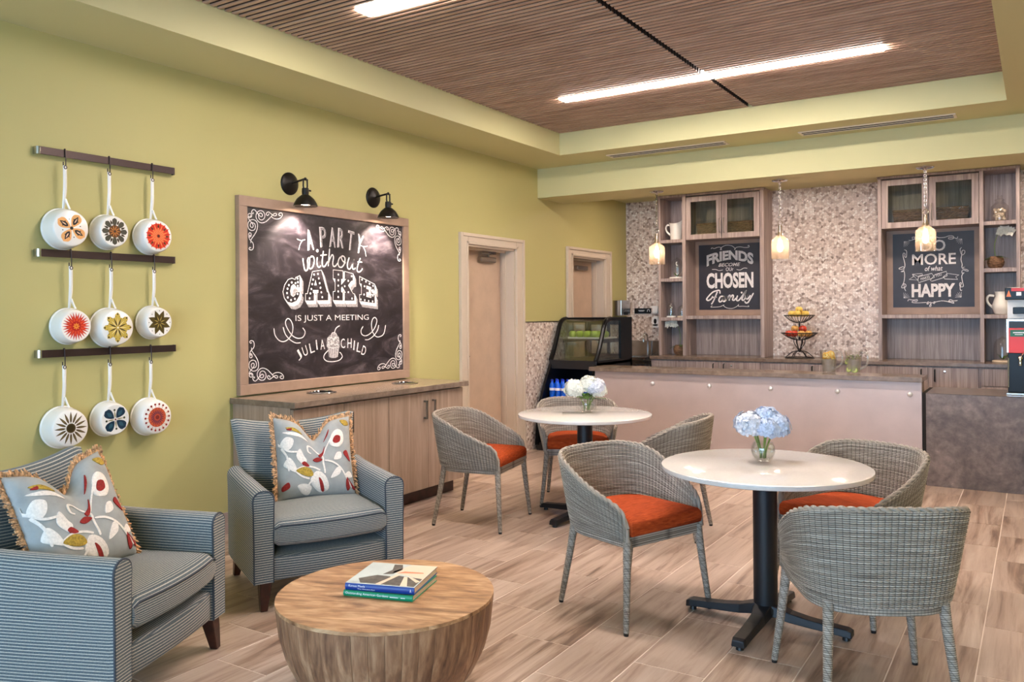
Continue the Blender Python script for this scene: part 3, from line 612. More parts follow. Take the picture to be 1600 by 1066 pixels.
def sconce(y, lab):
    s = thing('wall_sconce', lab, 'wall lamp', (0, y, 2.44), 0, 'black wall sconces over the chalkboard')
    MB().lathe([(.0, .036), (.02, .034), (.05, .022), (.078, .012), (.084, .004), (.084, 0)], 28).build('backplate', 'bronze_black', s, smooth=40).rotation_euler = (0, R(90), 0)
    a = MB().tube([(.03, 0, .0), (.1, 0, .012), (.165, .0, .02)], .008, 8).ball((.165, 0, .02), .012, 8, 6)
    a.build('arm', 'bronze_black', s, smooth=True)
    y1 = MB().tube([(.165, -.018, .015), (.165, -.02, -.03), (.165, -.014, -.06)], .006, 6).tube([(.165, .018, .015), (.165, .02, -.03), (.165, .014, -.06)], .006, 6).cyl((.165, -.022, .015), (.165, .022, .015), .007, n=8)
    y1.build('yoke', 'bronze_black', s)
    MB().lathe([(.0, 0), (.024, -.002), (.026, -.03), (.024, -.05), (.03, -.055)], 16, (.165, 0, -.045)).cyl((.165, .02, -.06), (.165, .052, -.06), .007, n=8).build('socket', 'bronze_black', s, smooth=40)
    p = [(.026, -.095), (.036, -.102), (.062, -.125), (.08, -.155), (.088, -.178), (.084, -.178), (.076, -.155), (.058, -.128), (.03, -.105), (0, -.102)]
    MB().lathe(p, 24, (.165, 0, 0)).build('shade', 'bronze_black', s, smooth=50)
    MB().lathe([(0, -.168), (.04, -.165), (.072, -.158), (.07, -.15), (0, -.148)], 20, (.165, 0, 0)).build('bulb', 'sconce_glow', s, smooth=True)
    ld = bpy.data.lights.new('sconce_lamp', 'SPOT'); ld.energy = 60; ld.color = (1, .86, .70); ld.spot_size = R(100); ld.spot_blend = .5; ld.shadow_soft_size = .03
    lo = bpy.data.objects.new('sconce_lamp', ld); col.objects.link(lo); lo.parent = s; lo.location = (.165, 0, -.185); lo.rotation_euler = (0, R(20), 0)
sconce(4.262, 'black wall sconce over the left half of the chalkboard')
sconce(5.168, 'black wall sconce over the right half of the chalkboard')

# ---- pan racks
RZ = (2.39, 1.828, 1.272)
HK = ((2.576, 2.838, 3.117), (2.605, 2.845, 3.125), (2.564, 2.833, 3.098))
PC = ((1.968, 1.971, 1.964), (1.422, 1.41, 1.436), (.857, .875, .859))
PD = ((.225, .2, .215), (.2, .226, .2), (.228, .202, .224))
RN = ('top', 'middle', 'bottom')
def petal(mb, ang, r0, r1, wd, h, sharp=1.0, n=7, off=(0, 0), blunt=False):
    pts = []
    for i in range(n + 1):
        t_ = i / n; k = math.sin(PI * t_ ** (.75 if not blunt else .55)) if not blunt else math.sin(PI * (t_ ** 1.7)) ** .6 if 0 < t_ < 1 else 0
        pts.append((r0 + (r1 - r0) * t_, wd / 2 * max(0, k) ** sharp))
    poly = pts + [(a, -b) for a, b in pts[-2:0:-1]]
    ca, sa = math.cos(ang), math.sin(ang)
    mb.prism([(a * ca - b * sa, a * sa + b * ca) for a, b in poly], h - .0004, h, lambda p, q, hh: (hh, p, q))
def disc(mb, r, h, n=24, cx=0, cy=0): mb.prism([(cx + r * math.cos(2 * PI * i / n), cy + r * math.sin(2 * PI * i / n)) for i in range(n)], h - .0004, h, lambda p, q, hh: (hh, p, q))
PATT = [
 ('four orange petals with black seeds', [((238, 176, 112), 'P', 4, .0, .95, .62, 1.0, PI / 4 + .25, True), ((32, 26, 34), 'P', 4, .22, .82, .26, 1.0, PI / 4 + .25), ((238, 200, 170), 'P', 4, .36, .7, .07, 1, PI / 4 + .25), ((32, 26, 34), 'D', 12, .55, .035, PI / 12), ((32, 26, 34), 'C', .1)]),
 ('dark grey petals around a rust centre', [((70, 68, 58), 'P', 8, .3, .95, .36, .7, 0, True), ((60, 44, 26), 'P', 8, .5, .85, .14, 1, PI / 8), ((96, 56, 24), 'C', .44), ((206, 132, 60), 'P', 10, .08, .42, .06, 1, 0), ((60, 34, 20), 'C', .08)]),
 ('dense orange red sunburst', [((226, 78, 36), 'C', .86), ((250, 150, 90), 'P', 16, .3, .84, .06, 1, 0), ((206, 40, 30), 'P', 16, .5, .97, .14, .8, PI / 16), ((86, 40, 20), 'P', 8, .55, .82, .12, .8, 0), ((250, 170, 110), 'P', 16, .12, .5, .04, 1, PI / 16), ((90, 30, 20), 'C', .1)]),
 ('spiky red and orange starburst', [((206, 40, 34), 'P', 28, .1, .95, .11, .8, 0), ((226, 84, 48), 'P', 14, .1, .75, .09, .8, .11), ((190, 24, 30), 'C', .34), ((240, 150, 60), 'P', 8, .03, .26, .1, 1, 0)]),
 ('yellow lace snowflake', [((206, 178, 84), 'P', 8, .0, .95, .34, .6, 0, True), ((206, 178, 84), 'C', .66), ((64, 52, 30), 'P', 8, .1, .64, .08, .9, PI / 8), ((64, 52, 30), 'D', 8, .84, .055, 0), ((238, 224, 160), 'P', 8, .12, .6, .06, 1, 0), ((64, 52, 30), 'D', 16, .7, .03, PI / 16), ((240, 236, 220), 'C', .06)]),
 ('dark olive eight point star', [((84, 70, 30), 'P', 8, .0, .95, .44, 1.0, PI / 8), ((70, 56, 24), 'C', .46), ((170, 150, 80), 'P', 8, .1, .5, .08, 1, PI / 8), ((60, 50, 26), 'D', 8, .86, .035, 0)]),
 ('brown daisy with long thin petals', [((84, 64, 34), 'P', 16, .3, .97, .13, .9, 0), ((140, 120, 70), 'P', 16, .45, .85, .03, 1, 0), ((74, 58, 26), 'C', .28), ((50, 40, 18), 'C', .2)]),
 ('four dark teal petals', [((22, 50, 72), 'P', 4, .12, .98, .62, .7, PI / 4 + .1, True), ((50, 92, 110), 'P', 4, .35, .8, .26, .9, PI / 4 + .1), ((150, 140, 90), 'P', 4, .1, .62, .08, 1, .1), ((70, 72, 50), 'D', 4, .66, .08, .1), ((140, 60, 40), 'C', .06)]),
 ('orange and purple medallion ring', [((196, 84, 56), 'C', .64), ((70, 40, 80), 'P', 20, .2, .5, .06, .8, 0), ((140, 44, 36), 'D', 18, .86, .075, 0), ((226, 150, 110), 'P', 18, .66, .82, .04, 1, 0), ((226, 110, 60), 'P', 16, .5, .62, .07, .8, 0), ((130, 40, 40), 'C', .14)]),
]
pi = 0
for r in range(3):
    rk = thing('pan_rack_bar', 'dark metal pan rack bar on the green wall, the %s of three' % ['highest', 'middle one', 'lowest'][r], 'pan rack', (0, 2.44, RZ[r]), 0, 'pan rack bars')
    MB().box(.036, .042, 0, .825, -.021, .021).build('bar', 'rail_bronze', rk, bevel=.001, segs=1)
    for y in (0, .825):
        e = MB(); sg = 1 if y == 0 else -1
        rg = []
        for i in range(9):
            a = PI / 2 * i / 8; rg.append((.02 + .022 * math.sin(a), y + sg * (.02 - .02 * math.cos(a)) - sg * .02))
        path = [(0.0, y - sg * .02)] + rg
        inn = [(p[0] - .005 if k else 0, p[1] + sg * .005) for k, p in enumerate(path)]
        e.prism(path + inn[::-1], -.021, .021); e.build('end_bracket', 'steel' if y == 0 else 'rail_bronze', rk, smooth=40)
    for c in range(3):
        hy = HK[r][c]; D = PD[r][c]; zc = PC[r][c]; rr = D / 2
        patt, layers = PATT[pi]; pi += 1
        hz = RZ[r]; drop = .068
        hkm = MB().tube(catmull([(.034, 0, .012), (.034, 0, .024), (.045, 0, .024), (.048, 0, .0), (.048, 0, -drop), (.048, -.004, -drop - .012), (.048, -.012, -drop - .012), (.048, -.014, -drop), (.048, -.014, -drop + .02)], 4), .0032, 6)
        hkm.build('pot_hook', 'rail_bronze', smooth=True, loc=(0, hy, hz), label='dark S hook carrying the white pan with %s' % patt, cat='hook', group='hooks on the pan racks')
        p = thing('saucepan', 'white enamel pan on the wall, base painted with %s' % patt, 'saucepan', (0, hy - .006, zc), 0, 'enamel pans hanging on the wall')
        dp = D * .44; x0 = .012; br = rr * .88
        prof = [(rr * 1.05, 0), (rr * 1.05, .006), (rr, .01), (rr * .97, dp * .6), (br * 1.03, dp - .012), (br * .99, dp - .003), (br * .95, dp), (0, dp)]
        pm = MB().lathe([(rr * .94, .012), (rr * 1.02, 0)] + prof, 36)
        b = pm.build('body', 'white_enamel', p, smooth=40); b.rotation_euler = (0, R(90), 0); b.location = (x0, 0, 0)
        ht = hz - drop - .012 - zc
        hd = MB(); pth = [(.03, 0, rr * .96), (.04, 0, rr + .05), (.05, 0, rr + (ht - rr) * .55), (.05, 0, ht + .012)]
        P = catmull(pth, 5)
        hd.tube(P, [.007 + .004 * min(1, k / 8) for k in range(len(P))], 8, flat=.55)
        h = hd.build('handle', 'white_enamel', p, smooth=50)
        MB().tube(catmull([(.062, .02, rr * .97), (.056, .012, rr + .02), (.05, .002, rr + .055)], 4), .006, 6).build('brace', 'white_enamel', h, smooth=True)
        MB().tube([(.056, .008 * math.cos(a * PI / 6), ht + .002 + .009 * math.sin(a * PI / 6)) for a in range(12)], .0025, 5, closed=True).build('hanging_ring', 'rail_bronze', h)
        R0 = br * .94; lay = {}
        for li, L in enumerate(layers):
            key = L[0]; mb = MB(); hh = x0 + dp + .0006 + .0005 * li
            if L[1] == 'P':
                for k in range(L[2]): petal(mb, 2 * PI * k / L[2] + L[7], L[3] * R0, L[4] * R0, L[5] * R0, hh, L[6], blunt=len(L) > 8)
            elif L[1] == 'D':
                for k in range(L[2]):
                    a = 2 * PI * k / L[2] + L[5]; disc(mb, L[4] * R0, hh, 8, L[3] * R0 * math.cos(a), L[3] * R0 * math.sin(a))
            else: disc(mb, L[2] * R0, hh)
            mb.build('painted_motif', tintmat('enamel_%d_%d_%d' % key, key, .3), p, kind='stuff')

# ---- base cabinets under the chalkboard
CY0, CY1, CXF = 3.74, 5.605, .585
wt = MB().box(.002, .63, 3.715, 5.63, .875, .915)
wo = wt.build('worktop', 'worktop_stone', label='brown stone worktop on the cabinets under the chalkboard', cat='worktop', bevel=.003)
for (x, y) in ((.285, 4.29), (.31, 5.19)):
    MB().lathe([(.085, .001), (.105, .001), (.107, .004), (.1, .009), (.086, .006), (.084, .001)], 32, (x, y, .915)).build('waste_ring', 'chrome', wo, smooth=50)
    MB().lathe([(0, .0015), (.086, .0015)], 32, (x, y, .915)).build('waste_hole', 'black_gloss', wo)
ym = (CY0 + CY1) / 2
for i, (a, b) in enumerate(((CY0, ym), (ym, CY1))):
    cb = thing('base_cabinet', ['light wood base cabinet under chalkboard, the unit behind the striped armchair', 'light wood base cabinet under chalkboard, the unit next to the door'][i], 'cabinet', (0.002, 0, 0), 0, 'base cabinets under the chalkboard')
    MB().box(0, .555, a + .001, b - .001, .105, .874).build('carcass', 'cabinet_laminate', cb)
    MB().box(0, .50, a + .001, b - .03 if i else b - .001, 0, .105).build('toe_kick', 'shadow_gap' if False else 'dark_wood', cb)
    mid = (a + b) / 2
    for k, (p, q) in enumerate(((a + .003, mid - .002), (mid + .002, b - .003))):
        dd = MB().box(.556, CXF, p, q, .11, .862).build('cabinet_door', 'cabinet_laminate', cb, bevel=.0015, segs=1)
        hy = q - .05 if k == 0 else p + .05
        MB().box(CXF + .026, CXF + .034, hy - .012, hy + .012, .655, .80).box(CXF, CXF + .034, hy - .008, hy + .008, .785, .8).box(CXF, CXF + .034, hy - .008, hy + .008, .655, .67).build('handle', 'brushed_nickel', dd, bevel=.003, segs=1)
# ================================================================ WOVEN CHAIRS (local +x is the way the sitter faces)
def u_path(xf, hw_f, hw, xm, a, n=2.7, m=160):
    """U-shaped plan: front left end -> round the back -> front right end, sampled evenly by arc length"""
    pts = []
    for i in range(41): t_ = i / 40; pts.append((xf + (xm - xf) * t_, hw_f + (hw - hw_f) * math.sin(t_ * PI / 2)))
    for i in range(1, 80):
        th = PI * i / 80; c, s = math.cos(th), math.sin(th)
        pts.append((xm - a * abs(s) ** (2 / n), hw * math.copysign(abs(c) ** (2 / n), c)))
    for i in range(41): t_ = 1 - i / 40; pts.append((xf + (xm - xf) * t_, -(hw_f + (hw - hw_f) * math.sin(t_ * PI / 2))))
    L = [0]
    for p, q in zip(pts, pts[1:]): L.append(L[-1] + math.hypot(q[0] - p[0], q[1] - p[1]))
    out = []; j = 0
    for i in range(m + 1):
        d = L[-1] * i / m
        while j < len(L) - 2 and L[j + 1] < d: j += 1
        k = (d - L[j]) / max(1e-9, L[j + 1] - L[j]); out.append((pts[j][0] + (pts[j + 1][0] - pts[j][0]) * k, pts[j][1] + (pts[j + 1][1] - pts[j][1]) * k))
    return out
ZB = .415
HP = [(0, .475), (.02, .53), (.06, .566), (.12, .59), (.3, .654), (.48, .726), (.6, .758), (.74, .772), (1, .776)]
def make_chair():
    NS, NR = 66, 44; m = NS * 4
    Bp = u_path(.24, .256, .258, -.02, .235, 2.7, m); Tp = u_path(.235, .252, .314, -.035, .268, 2.75, m)
    def rimz(s): return interp(1 - abs(2 * s - 1), HP)
    def surf(i, t_, off):
        s = i / m; b, tp = Bp[i], Tp[i]; e = t_ ** .9
        x = b[0] + (tp[0] - b[0]) * e; y = b[1] + (tp[1] - b[1]) * e; z = ZB + (rimz(s) - ZB) * t_
        i0, i1 = max(0, i - 1), min(m, i + 1); dx, dy = Tp[i1][0] - Tp[i0][0], Tp[i1][1] - Tp[i0][1]; l = math.hypot(dx, dy) or 1
        return Vector((x + dy / l * off * -1, y - dx / l * off * -1, z))
    root = thing('woven_chair', '-', 'chair', (0, 0, 0), 0, 'woven armchairs at the round tables')
    sh = MB(); NV = NR * 3
    for side, sg in ((.009, 1), (-.009, -1)):
        def fn(a, t_, sg=sg, side=side):
            i = min(m, round(a * m)); ph = a * NS * PI; row = int(t_ * NR); fr_ = t_ * NR - row
            d = .0060 * abs(math.sin(ph + (row % 2) * .25)) ** .8 * (.45 + .55 * math.sin(PI * min(1, max(0, fr_)))) + .0022 * math.sin(PI * min(1, max(0, fr_))) * (1 if row % 2 else .5)
            return surf(i, t_, side + sg * d)
        sh.grid(fn, m, NV, uv=lambda a, b: (a * NS * .999, b * NR * .999))
    back = sh.build('backrest', 'wicker', root, smooth=60)
    # braided rim, two twisted strands
    rim = MB(); N = m
    for ph0 in (0, PI):
        pts = []
        for i in range(0, N + 1, 1):
            p = surf(i, 1.0, 0); i0, i1 = max(0, i - 1), min(m, i + 1); d = surf(i1, 1, 0) - surf(i0, 1, 0); d.normalize()
            x, y = rim.frame(d); a = ph0 + i * .55
            pts.append(p + (x * math.cos(a) + y * math.sin(a)) * .0055)
        for ee, dz in ((0, 1),): rim.tube(pts, .0085, 6, uvs=lambda i, j: (.5, .5))
    for i in (0, m): rim.tube([surf(i, k / 8, 0) for k in range(9)], .012, 6, uvs=lambda i, j: (.5, .5))
    rim.build('rim', 'wicker', root, smooth=60)
    fr_ = MB()
    ring = [(p[0], p[1]) for p in Bp[::6]]
    if ring[-1] != Bp[-1]: ring.append(Bp[-1])
    fr_.loft([[(x * .99, y * .99, z) for x, y in ring] for z in (ZB - .03, ZB + .02)], True, True, True, lambda i, j: (j * 2.2, i * 5))
    fr_.build('seat_frame', 'wicker', root, smooth=40)
    cu = MB()
    ring = u_path(.258, .240, .238, -.02, .205, 2.8, 60)
    def sc_(k, z, xs=1): return [(.01 + (x - .01) * k, y * k, z) for x, y in ring]
    front = []
    lv = [(.93, ZB + .02), (.985, ZB + .026), (1.0, ZB + .05), (.99, ZB + .076), (.945, ZB + .092), (.8, ZB + .104), (.5, ZB + .112), (.15, ZB + .114)]
    cu.loft([sc_(k, z) for k, z in lv], True, True, True)
    cu.build('cushion', 'orange_fabric', root, smooth=60)
    for x0, y0, x1, y1 in ((.228, .243, .262, .288), (.228, -.243, .262, -.288), (-.19, .205, -.262, .235), (-.19, -.205, -.262, -.235)):
        lg = MB(); n = 110
        pts = [Vector((x0 + (x1 - x0) * t_ ** 1.15, y0 + (y1 - y0) * t_ ** 1.15, ZB + .01 - (ZB - .002) * t_)) for t_ in (i / n for i in range(n + 1))]
        lg.tube(pts, [(.0205 - .007 * i / n) * (1 + (.07 if i % 2 else -.02)) for i in range(n + 1)], 10, uvs=lambda i, j: (j * .4 + i * .1, i * .5 + .25))
        l = lg.build('leg', 'wicker', root, smooth=60)
        MB().cyl((x1, y1, .0), (x1, y1, .012), .0115, .0125, 10).build('glide', 'black_plastic', l)
    MB().box(-.262, -.255, -.03, .03, ZB + .012, ZB + .03).build('maker_tag', 'bronze_black', root)
    return root
CH = [((1.285, 4.855), 11, 'woven grey chair standing beside the base cabinet under the chalkboard'),
      ((1.56, 5.80), -60, 'woven grey chair behind the far round table in front of the bottle fridge'),
      ((2.50, 5.28), 188, 'woven grey chair with its back toward the bar panel at the far round table'),
      ((2.905, 3.825), -21, 'woven grey chair left of the near round table, orange cushion in full view'),
      ((3.84, 4.44), 246, 'woven grey chair between the near round table and the stone counter'),
      ((4.075, 3.44), 119, 'woven grey chair with its back to the camera at the near round table')]
ch0 = make_chair()
for i, (p, a, lab) in enumerate(CH):
    o = ch0 if i == 0 else copy_tree(ch0)
    o.location = (p[0], p[1], 0); o.rotation_euler.z = R(a); o['label'] = lab

# ================================================================ ROUND TABLES
def round_table(x, y, rz, lab):
    t_ = thing('bistro_table', lab, 'table', (x, y, 0), rz, 'round white pedestal tables')
    r_ = .482
    MB().lathe([(0, .725), (r_ - .01, .725), (r_ - .002, .728), (r_, .735), (r_ - .002, .747), (r_ - .01, .75), (0, .75)], 72).build('tabletop', 'white_quartz', t_, smooth=40)
    MB().lathe([(.045, .725), (.1, .722), (.1, .715), (.04, .71)], 24).build('mount_plate', 'table_base_black', t_)
    MB().lathe([(.0555, .07), (.0555, .716)], 28).lathe([(.066, .06), (.064, .085), (.056, .095)], 28).build('column', 'table_base_black', t_, smooth=40)
    for k in range(4):
        f = MB(); a = k * PI / 2
        prof = []
        for s_, wd, zt, zb in ((.0, .05, .105, .045), (.05, .045, .1, .05), (.12, .036, .078, .036), (.2, .034, .066, .03), (.3, .033, .058, .025), (.37, .034, .053, .02), (.39, .03, .045, .016)):
            prof.append([(s_, -wd, zb), (s_, wd, zb), (s_, wd * .85, zt), (s_, -wd * .85, zt)])
        f.loft(prof, True, True, True)
        o = f.build('foot', 'table_base_black', t_, bevel=.004, segs=2); o.rotation_euler.z = a
        MB().cyl((.362, 0, 0), (.362, 0, .024), .018, .014, 12).build('glide', 'black_plastic', o)
round_table(3.545, 3.945, R(-2), 'round white topped pedestal table nearest the camera')
round_table(1.872, 5.325, R(-8), 'round white topped pedestal table farther back near the doors')

# ================================================================ FLOWERS
def floret(mb, c, nrm, s, rot):
    nrm = Vector(nrm).normalized(); x, y = mb.frame(nrm); c = Vector(c)
    for k in range(4):
        a = rot + k * PI / 2; d = x * math.cos(a) + y * math.sin(a); e = nrm.cross(d)
        mb.add([c, c + d * s * .55 + e * s * .42 + nrm * s * .1, c + d * s + nrm * s * .02, c + d * s * .55 - e * s * .42 + nrm * s * .1], [(0, 1, 2, 3)])
def hydrangea_vase(x, y, z, lab, heads, seed, leaves):
    random.seed(seed)
    v = thing('flower_vase', lab, 'vase', (x, y, z), 0, 'hydrangea vases on the round tables')
    pr = [(0, .004), (.03, .002), (.034, .006), (.05, .03), (.057, .055), (.054, .08), (.045, .098), (.042, .098), (.051, .08), (.054, .055), (.047, .032), (.03, .012), (0, .01)]
    MB().lathe(pr, 32).build('glass_bowl', 'clear_glass', v, smooth=True)
    MB().lathe([(0, .011), (.029, .013), (.046, .033), (.0525, .055), (.052, .062), (0, .062)], 24).build('water', 'water', v, smooth=40)
    for (hx, hy, hz, hr, mat) in heads:
        hz += .02
        MB().tube(catmull([(hx * .2, hy * .2, .02), (hx * .3, hy * .3, .07), (hx, hy, hz)], 4), .0045, 6).build('stem', 'stem_green', v, smooth=True)
        h = MB(); n = 130
        for i in range(n):
            zz = 1 - 1.75 * (i + .5) / n; ph = i * 2.39996; q = math.sqrt(max(0, 1 - zz * zz))
            d = Vector((q * math.cos(ph), q * math.sin(ph), zz * .85)); k = hr * random.uniform(.82, 1.12)
            floret(h, (hx + d.x * k, hy + d.y * k, hz + d.z * k), d + Vector((random.uniform(-.3, .3), random.uniform(-.3, .3), random.uniform(-.2, .3))), hr * .33, random.random() * 3)
        h.ball((hx, hy, hz), hr * .78, 12, 8, (1, 1, .85))
        h.build('flower_head', mat, v)
    for (a, l, zt) in leaves:
        lf = MB(); ca, sa = math.cos(a), math.sin(a); rings = []
        for i in range(7):
            t_ = i / 6; r_ = .03 + l * t_; wd = .028 * math.sin(PI * min(.98, t_ * .9 + .1)); zz = .1 + zt * math.sin(t_ * 2.4)
            rings.append([(r_ * ca - wd * sa, r_ * sa + wd * ca, zz + .004), (r_ * ca, r_ * sa, zz), (r_ * ca + wd * sa, r_ * sa - wd * ca, zz + .004)])
        lf.loft(rings, False); lf.build('leaf', 'leaf_green', v, smooth=True)
hydrangea_vase(3.52, 4.01, .7502, 'glass bowl of pale blue and white hydrangeas on the near round table',
    [(-.052, -.035, .165, .066, 'petal_lilac'), (.05, .03, .155, .066, 'petal_blue'), (.005, .035, .19, .06, 'petal_blue'), (.03, -.03, .15, .052, 'petal_blue'), (-.045, .015, .15, .055, 'petal_white')], 4, [])
hydrangea_vase(1.872, 5.36, .7502, 'glass bowl of white hydrangeas with green leaves on the far round table',
    [(-.075, -.045, .155, .07, 'petal_white'), (.055, .035, .165, .066, 'petal_lilac'), (.01, .02, .19, .062, 'petal_white'), (.075, .05, .14, .055, 'petal_white')], 9, [(-2.0, .06, .02), (-.9, .05, .03), (.6, .11, .0), (-1.4, .04, .045)])

# ================================================================ STRIPED ARMCHAIRS (local +x faces forward)
def arm_mesh(sgn):
    """arm as one swept form: a rounded panel section carried from front to back"""
    mb = MB(); secs = []
    W = .095
    def section(x, top, w_, zb):
        pts = [(-w_ / 2 * .94, zb), (-w_ / 2 * .96, zb + .18), (-w_ / 2 * 1.0, top - .1), (-w_ / 2 * 1.05, top - .05)]
        for i in range(1, 8):
            a = PI - PI * i / 8; pts.append((w_ / 2 * 1.06 * math.cos(a), top - .045 + .045 * math.sin(a)))
        pts += [(w_ / 2 * 1.05, top - .05), (w_ / 2 * 1.0, top - .1), (w_ / 2 * .96, zb + .18), (w_ / 2 * .94, zb)]
        return [(x, y, z) for y, z in pts]
    for x, top, w_, zb in ((-.27, .632, .09, .145), (-.2, .622, .094, .14), (0, .612, .098, .138), (.2, .606, .1, .138), (.33, .602, .102, .138), (.352, .600, .100, .14)):
        secs.append(section(x, top, w_, zb))
    n = len(secs[0]); v = [0]
    for p, q in zip(secs[2], secs[2][1:]): v.append(v[-1] + math.dist(p, q))
    v.append(v[-1] + .09)
    mb.loft(secs, True, True, True, lambda i, j: (secs[i][0][0], v[j]))
    return mb, secs
def make_armchair():
    r_ = thing('striped_armchair', '-', 'armchair', (0, 0, 0), 0, 'blue grey striped armchairs')
    HW = .348
    for sg in (1, -1):
        mb, secs = arm_mesh(sg); mb.v = [(x, y + sg * HW, z) for x, y, z in mb.v]
        a = mb.build('arm', 'striped_fabric', r_, smooth=40)
        pp = MB(); pp.tube([(.353, y + sg * HW, z) for _, y, z in secs[-1]], .0042, 6); pp.build('piping', 'piping', a, smooth=True)
        fp = MB(); fp.prism([(y * .93 + sg * HW, .37 + (z - .37) * .985) for _, y, z in secs[-1]], .352, .358, lambda a_, b, h: (h, a_, b)); fp.build('arm_front', 'striped_fabric', a)
    # seat base and front rail (bowed)
    fr_ = MB(); rings = []
    ny = 16
    for z, dx in ((.142, .0), (.15, .006), (.22, .008), (.262, .004), (.268, -.008)):
        front = [(.335 + dx + .028 * (1 - (2 * k / ny - 1) ** 2), -.298 + .596 * k / ny, z + (.014 * (1 - (2 * k / ny - 1) ** 2) if z < .16 else 0)) for k in range(ny + 1)]
        rings.append(front + [(-.27, .298, z), (-.27, -.298, z)])
    fr_.loft(rings, True, True, True); fr_.build('seat_base', 'striped_fabric', r_, smooth=40)
    # cushion
    cu = MB(); NX, NY = 24, 24
    def ch(u, v, top):
        y = (v - .5) * .594; bow = .032 * (1 - (2 * v - 1) ** 2); x0, x1 = -.2, .362 + bow
        x = x0 + (x1 - x0) * u
        eu = min(1, (1 - u) * 9) ; ev = min(1, min(v, 1 - v) * 14)
        rnd_ = math.sqrt(max(0, 1 - (1 - eu) ** 2)) * .35 + .65
        rv = math.sqrt(max(0, 1 - (1 - ev) ** 2)) * .3 + .7
        crown = .022 * math.sin(PI * min(1, u * .95 + .05)) * math.sin(PI * v)
        h = .075 * rnd_ * rv
        return (x, y, .372 + (h + crown if top else -h * .86 + .004))
    per = []
    rings = []
    cu.grid(lambda u, v: ch(u, v, True), NX, NY, uv=lambda u, v: ((v - .5) * .57, u * .6))
    cu.grid(lambda u, v: ch(u, v, False), NX, NY)
    def edge(k):
        k = k % 1.0 * 4
        return (k, 0) if k < 1 else ((1, k - 1) if k < 2 else ((3 - k, 1) if k < 3 else (0, 4 - k)))
    ring_t = [ch(*edge(i / 96), True) for i in range(96)]; ring_b = [ch(*edge(i / 96), False) for i in range(96)]
    mid_ = [tuple((a + b) / 2 + (.008 if q == 0 and a > .3 else 0) for q, (a, b) in enumerate(zip(p, s))) for p, s in zip(ring_t, ring_b)]
    cu.loft([ring_b, mid_, ring_t], True, False, False, lambda i, j: (j * .02, .3 + i * .06))
    cuo = cu.build('seat_cushion', 'striped_fabric', r_, smooth=35, merge=True)
    f = [ch(1.0, v / 20, True) for v in range(21)]; MB().tube([(x + .003, y, z + .001) for x, y, z in f], .0042, 6).build('piping', 'piping', cuo, smooth=True)
    # backrest: leaning, corners raised, top rolled
    bk = MB(); NY, NZ = 24, 18
    def top(v): return .85 + .05 * abs(2 * v - 1) ** 2.2 - .018 * max(0, abs(2 * v - 1) - .9) / .1
    def bp(v, t_, side):
        z0 = .28; z = z0 + (top(v) - z0) * t_
        hw_ = .295 + .06 * max(0, (z - .5) / .35); y = (2 * v - 1) * hw_
        lean = -.165 - .20 * (z - .28) - .03 * (1 - (2 * v - 1) ** 2)
        th = .15 * (1 - .35 * t_)
        puff = .03 * math.sin(PI * min(1, t_ * 1.02)) * math.sin(PI * v) if side else -.01
        rd = math.sqrt(max(0, 1 - max(0, (t_ - .88) / .12) ** 2)); re = math.sqrt(max(0, 1 - max(0, (abs(2 * v - 1) - .9) / .1) ** 2))
        k = th / 2 * (.25 + .75 * rd * (.3 + .7 * re))
        return (lean - th / 2 + (k + puff * rd * re if side else -k), y, z)
    bk.grid(lambda v, t_: bp(v, t_, True), NY, NZ, uv=lambda v, t_: (v * .66, .28 + t_ * .57)); bk.grid(lambda v, t_: bp(v, t_, False), NY, NZ, uv=lambda v, t_: (v * .66, .28 + t_ * .57))
    e = [(v / 24, 0) for v in range(25)] + [(1, t_ / 18) for t_ in range(1, 19)] + [(1 - v / 24, 1) for v in range(1, 25)] + [(0, 1 - t_ / 18) for t_ in range(1, 18)]
    bk.loft([[bp(v, t_, True) for v, t_ in e], [bp(v, t_, False) for v, t_ in e]], True, False, False, lambda i, j: (i * .1, e[j % len(e)][1] * .57 + .28))
    bk.build('backrest', 'striped_fabric', r_, smooth=60, merge=True)
    MB().box(-.345, -.27, -.31, .31, .14, .5).build('back_panel', 'striped_fabric', r_, bevel=.012)
    for x, y, dx, dy in ((.315, .335, .02, .012), (.315, -.335, .02, -.012), (-.285, .325, -.05, .01), (-.285, -.325, -.05, -.01)):
        lg = MB(); rg = []
        for z, k in ((.142, .030), (.1, .027), (0, .017)):
            f = (.142 - z) / .142; cx, cy = x + dx * f, y + dy * f; rg.append([(cx - k, cy - k, z), (cx + k, cy - k, z), (cx + k, cy + k, z), (cx - k, cy + k, z)])
        lg.loft(rg, True, True, True); lg.build('leg', 'dark_wood', r_, bevel=.003, segs=1)
    return r_
def place_front(o, fx, fy, ang):
    """put an armchair so that the middle of its front edge stands at fx, fy"""
    a = R(ang); o.location = (fx - .352 * math.cos(a), fy - .352 * math.sin(a), 0); o.rotation_euler.z = a
AC = (((1.545, 3.115), -27, 'blue grey striped armchair in front of the base cabinet'), ((1.705, 2.08), 24, 'blue grey striped armchair at the left edge under the hanging pans'))
ac0 = make_armchair(); ac1 = copy_tree(ac0)
for o, (p, a, lab) in zip((ac0, ac1), AC): place_front(o, p[0], p[1], a); o['label'] = lab

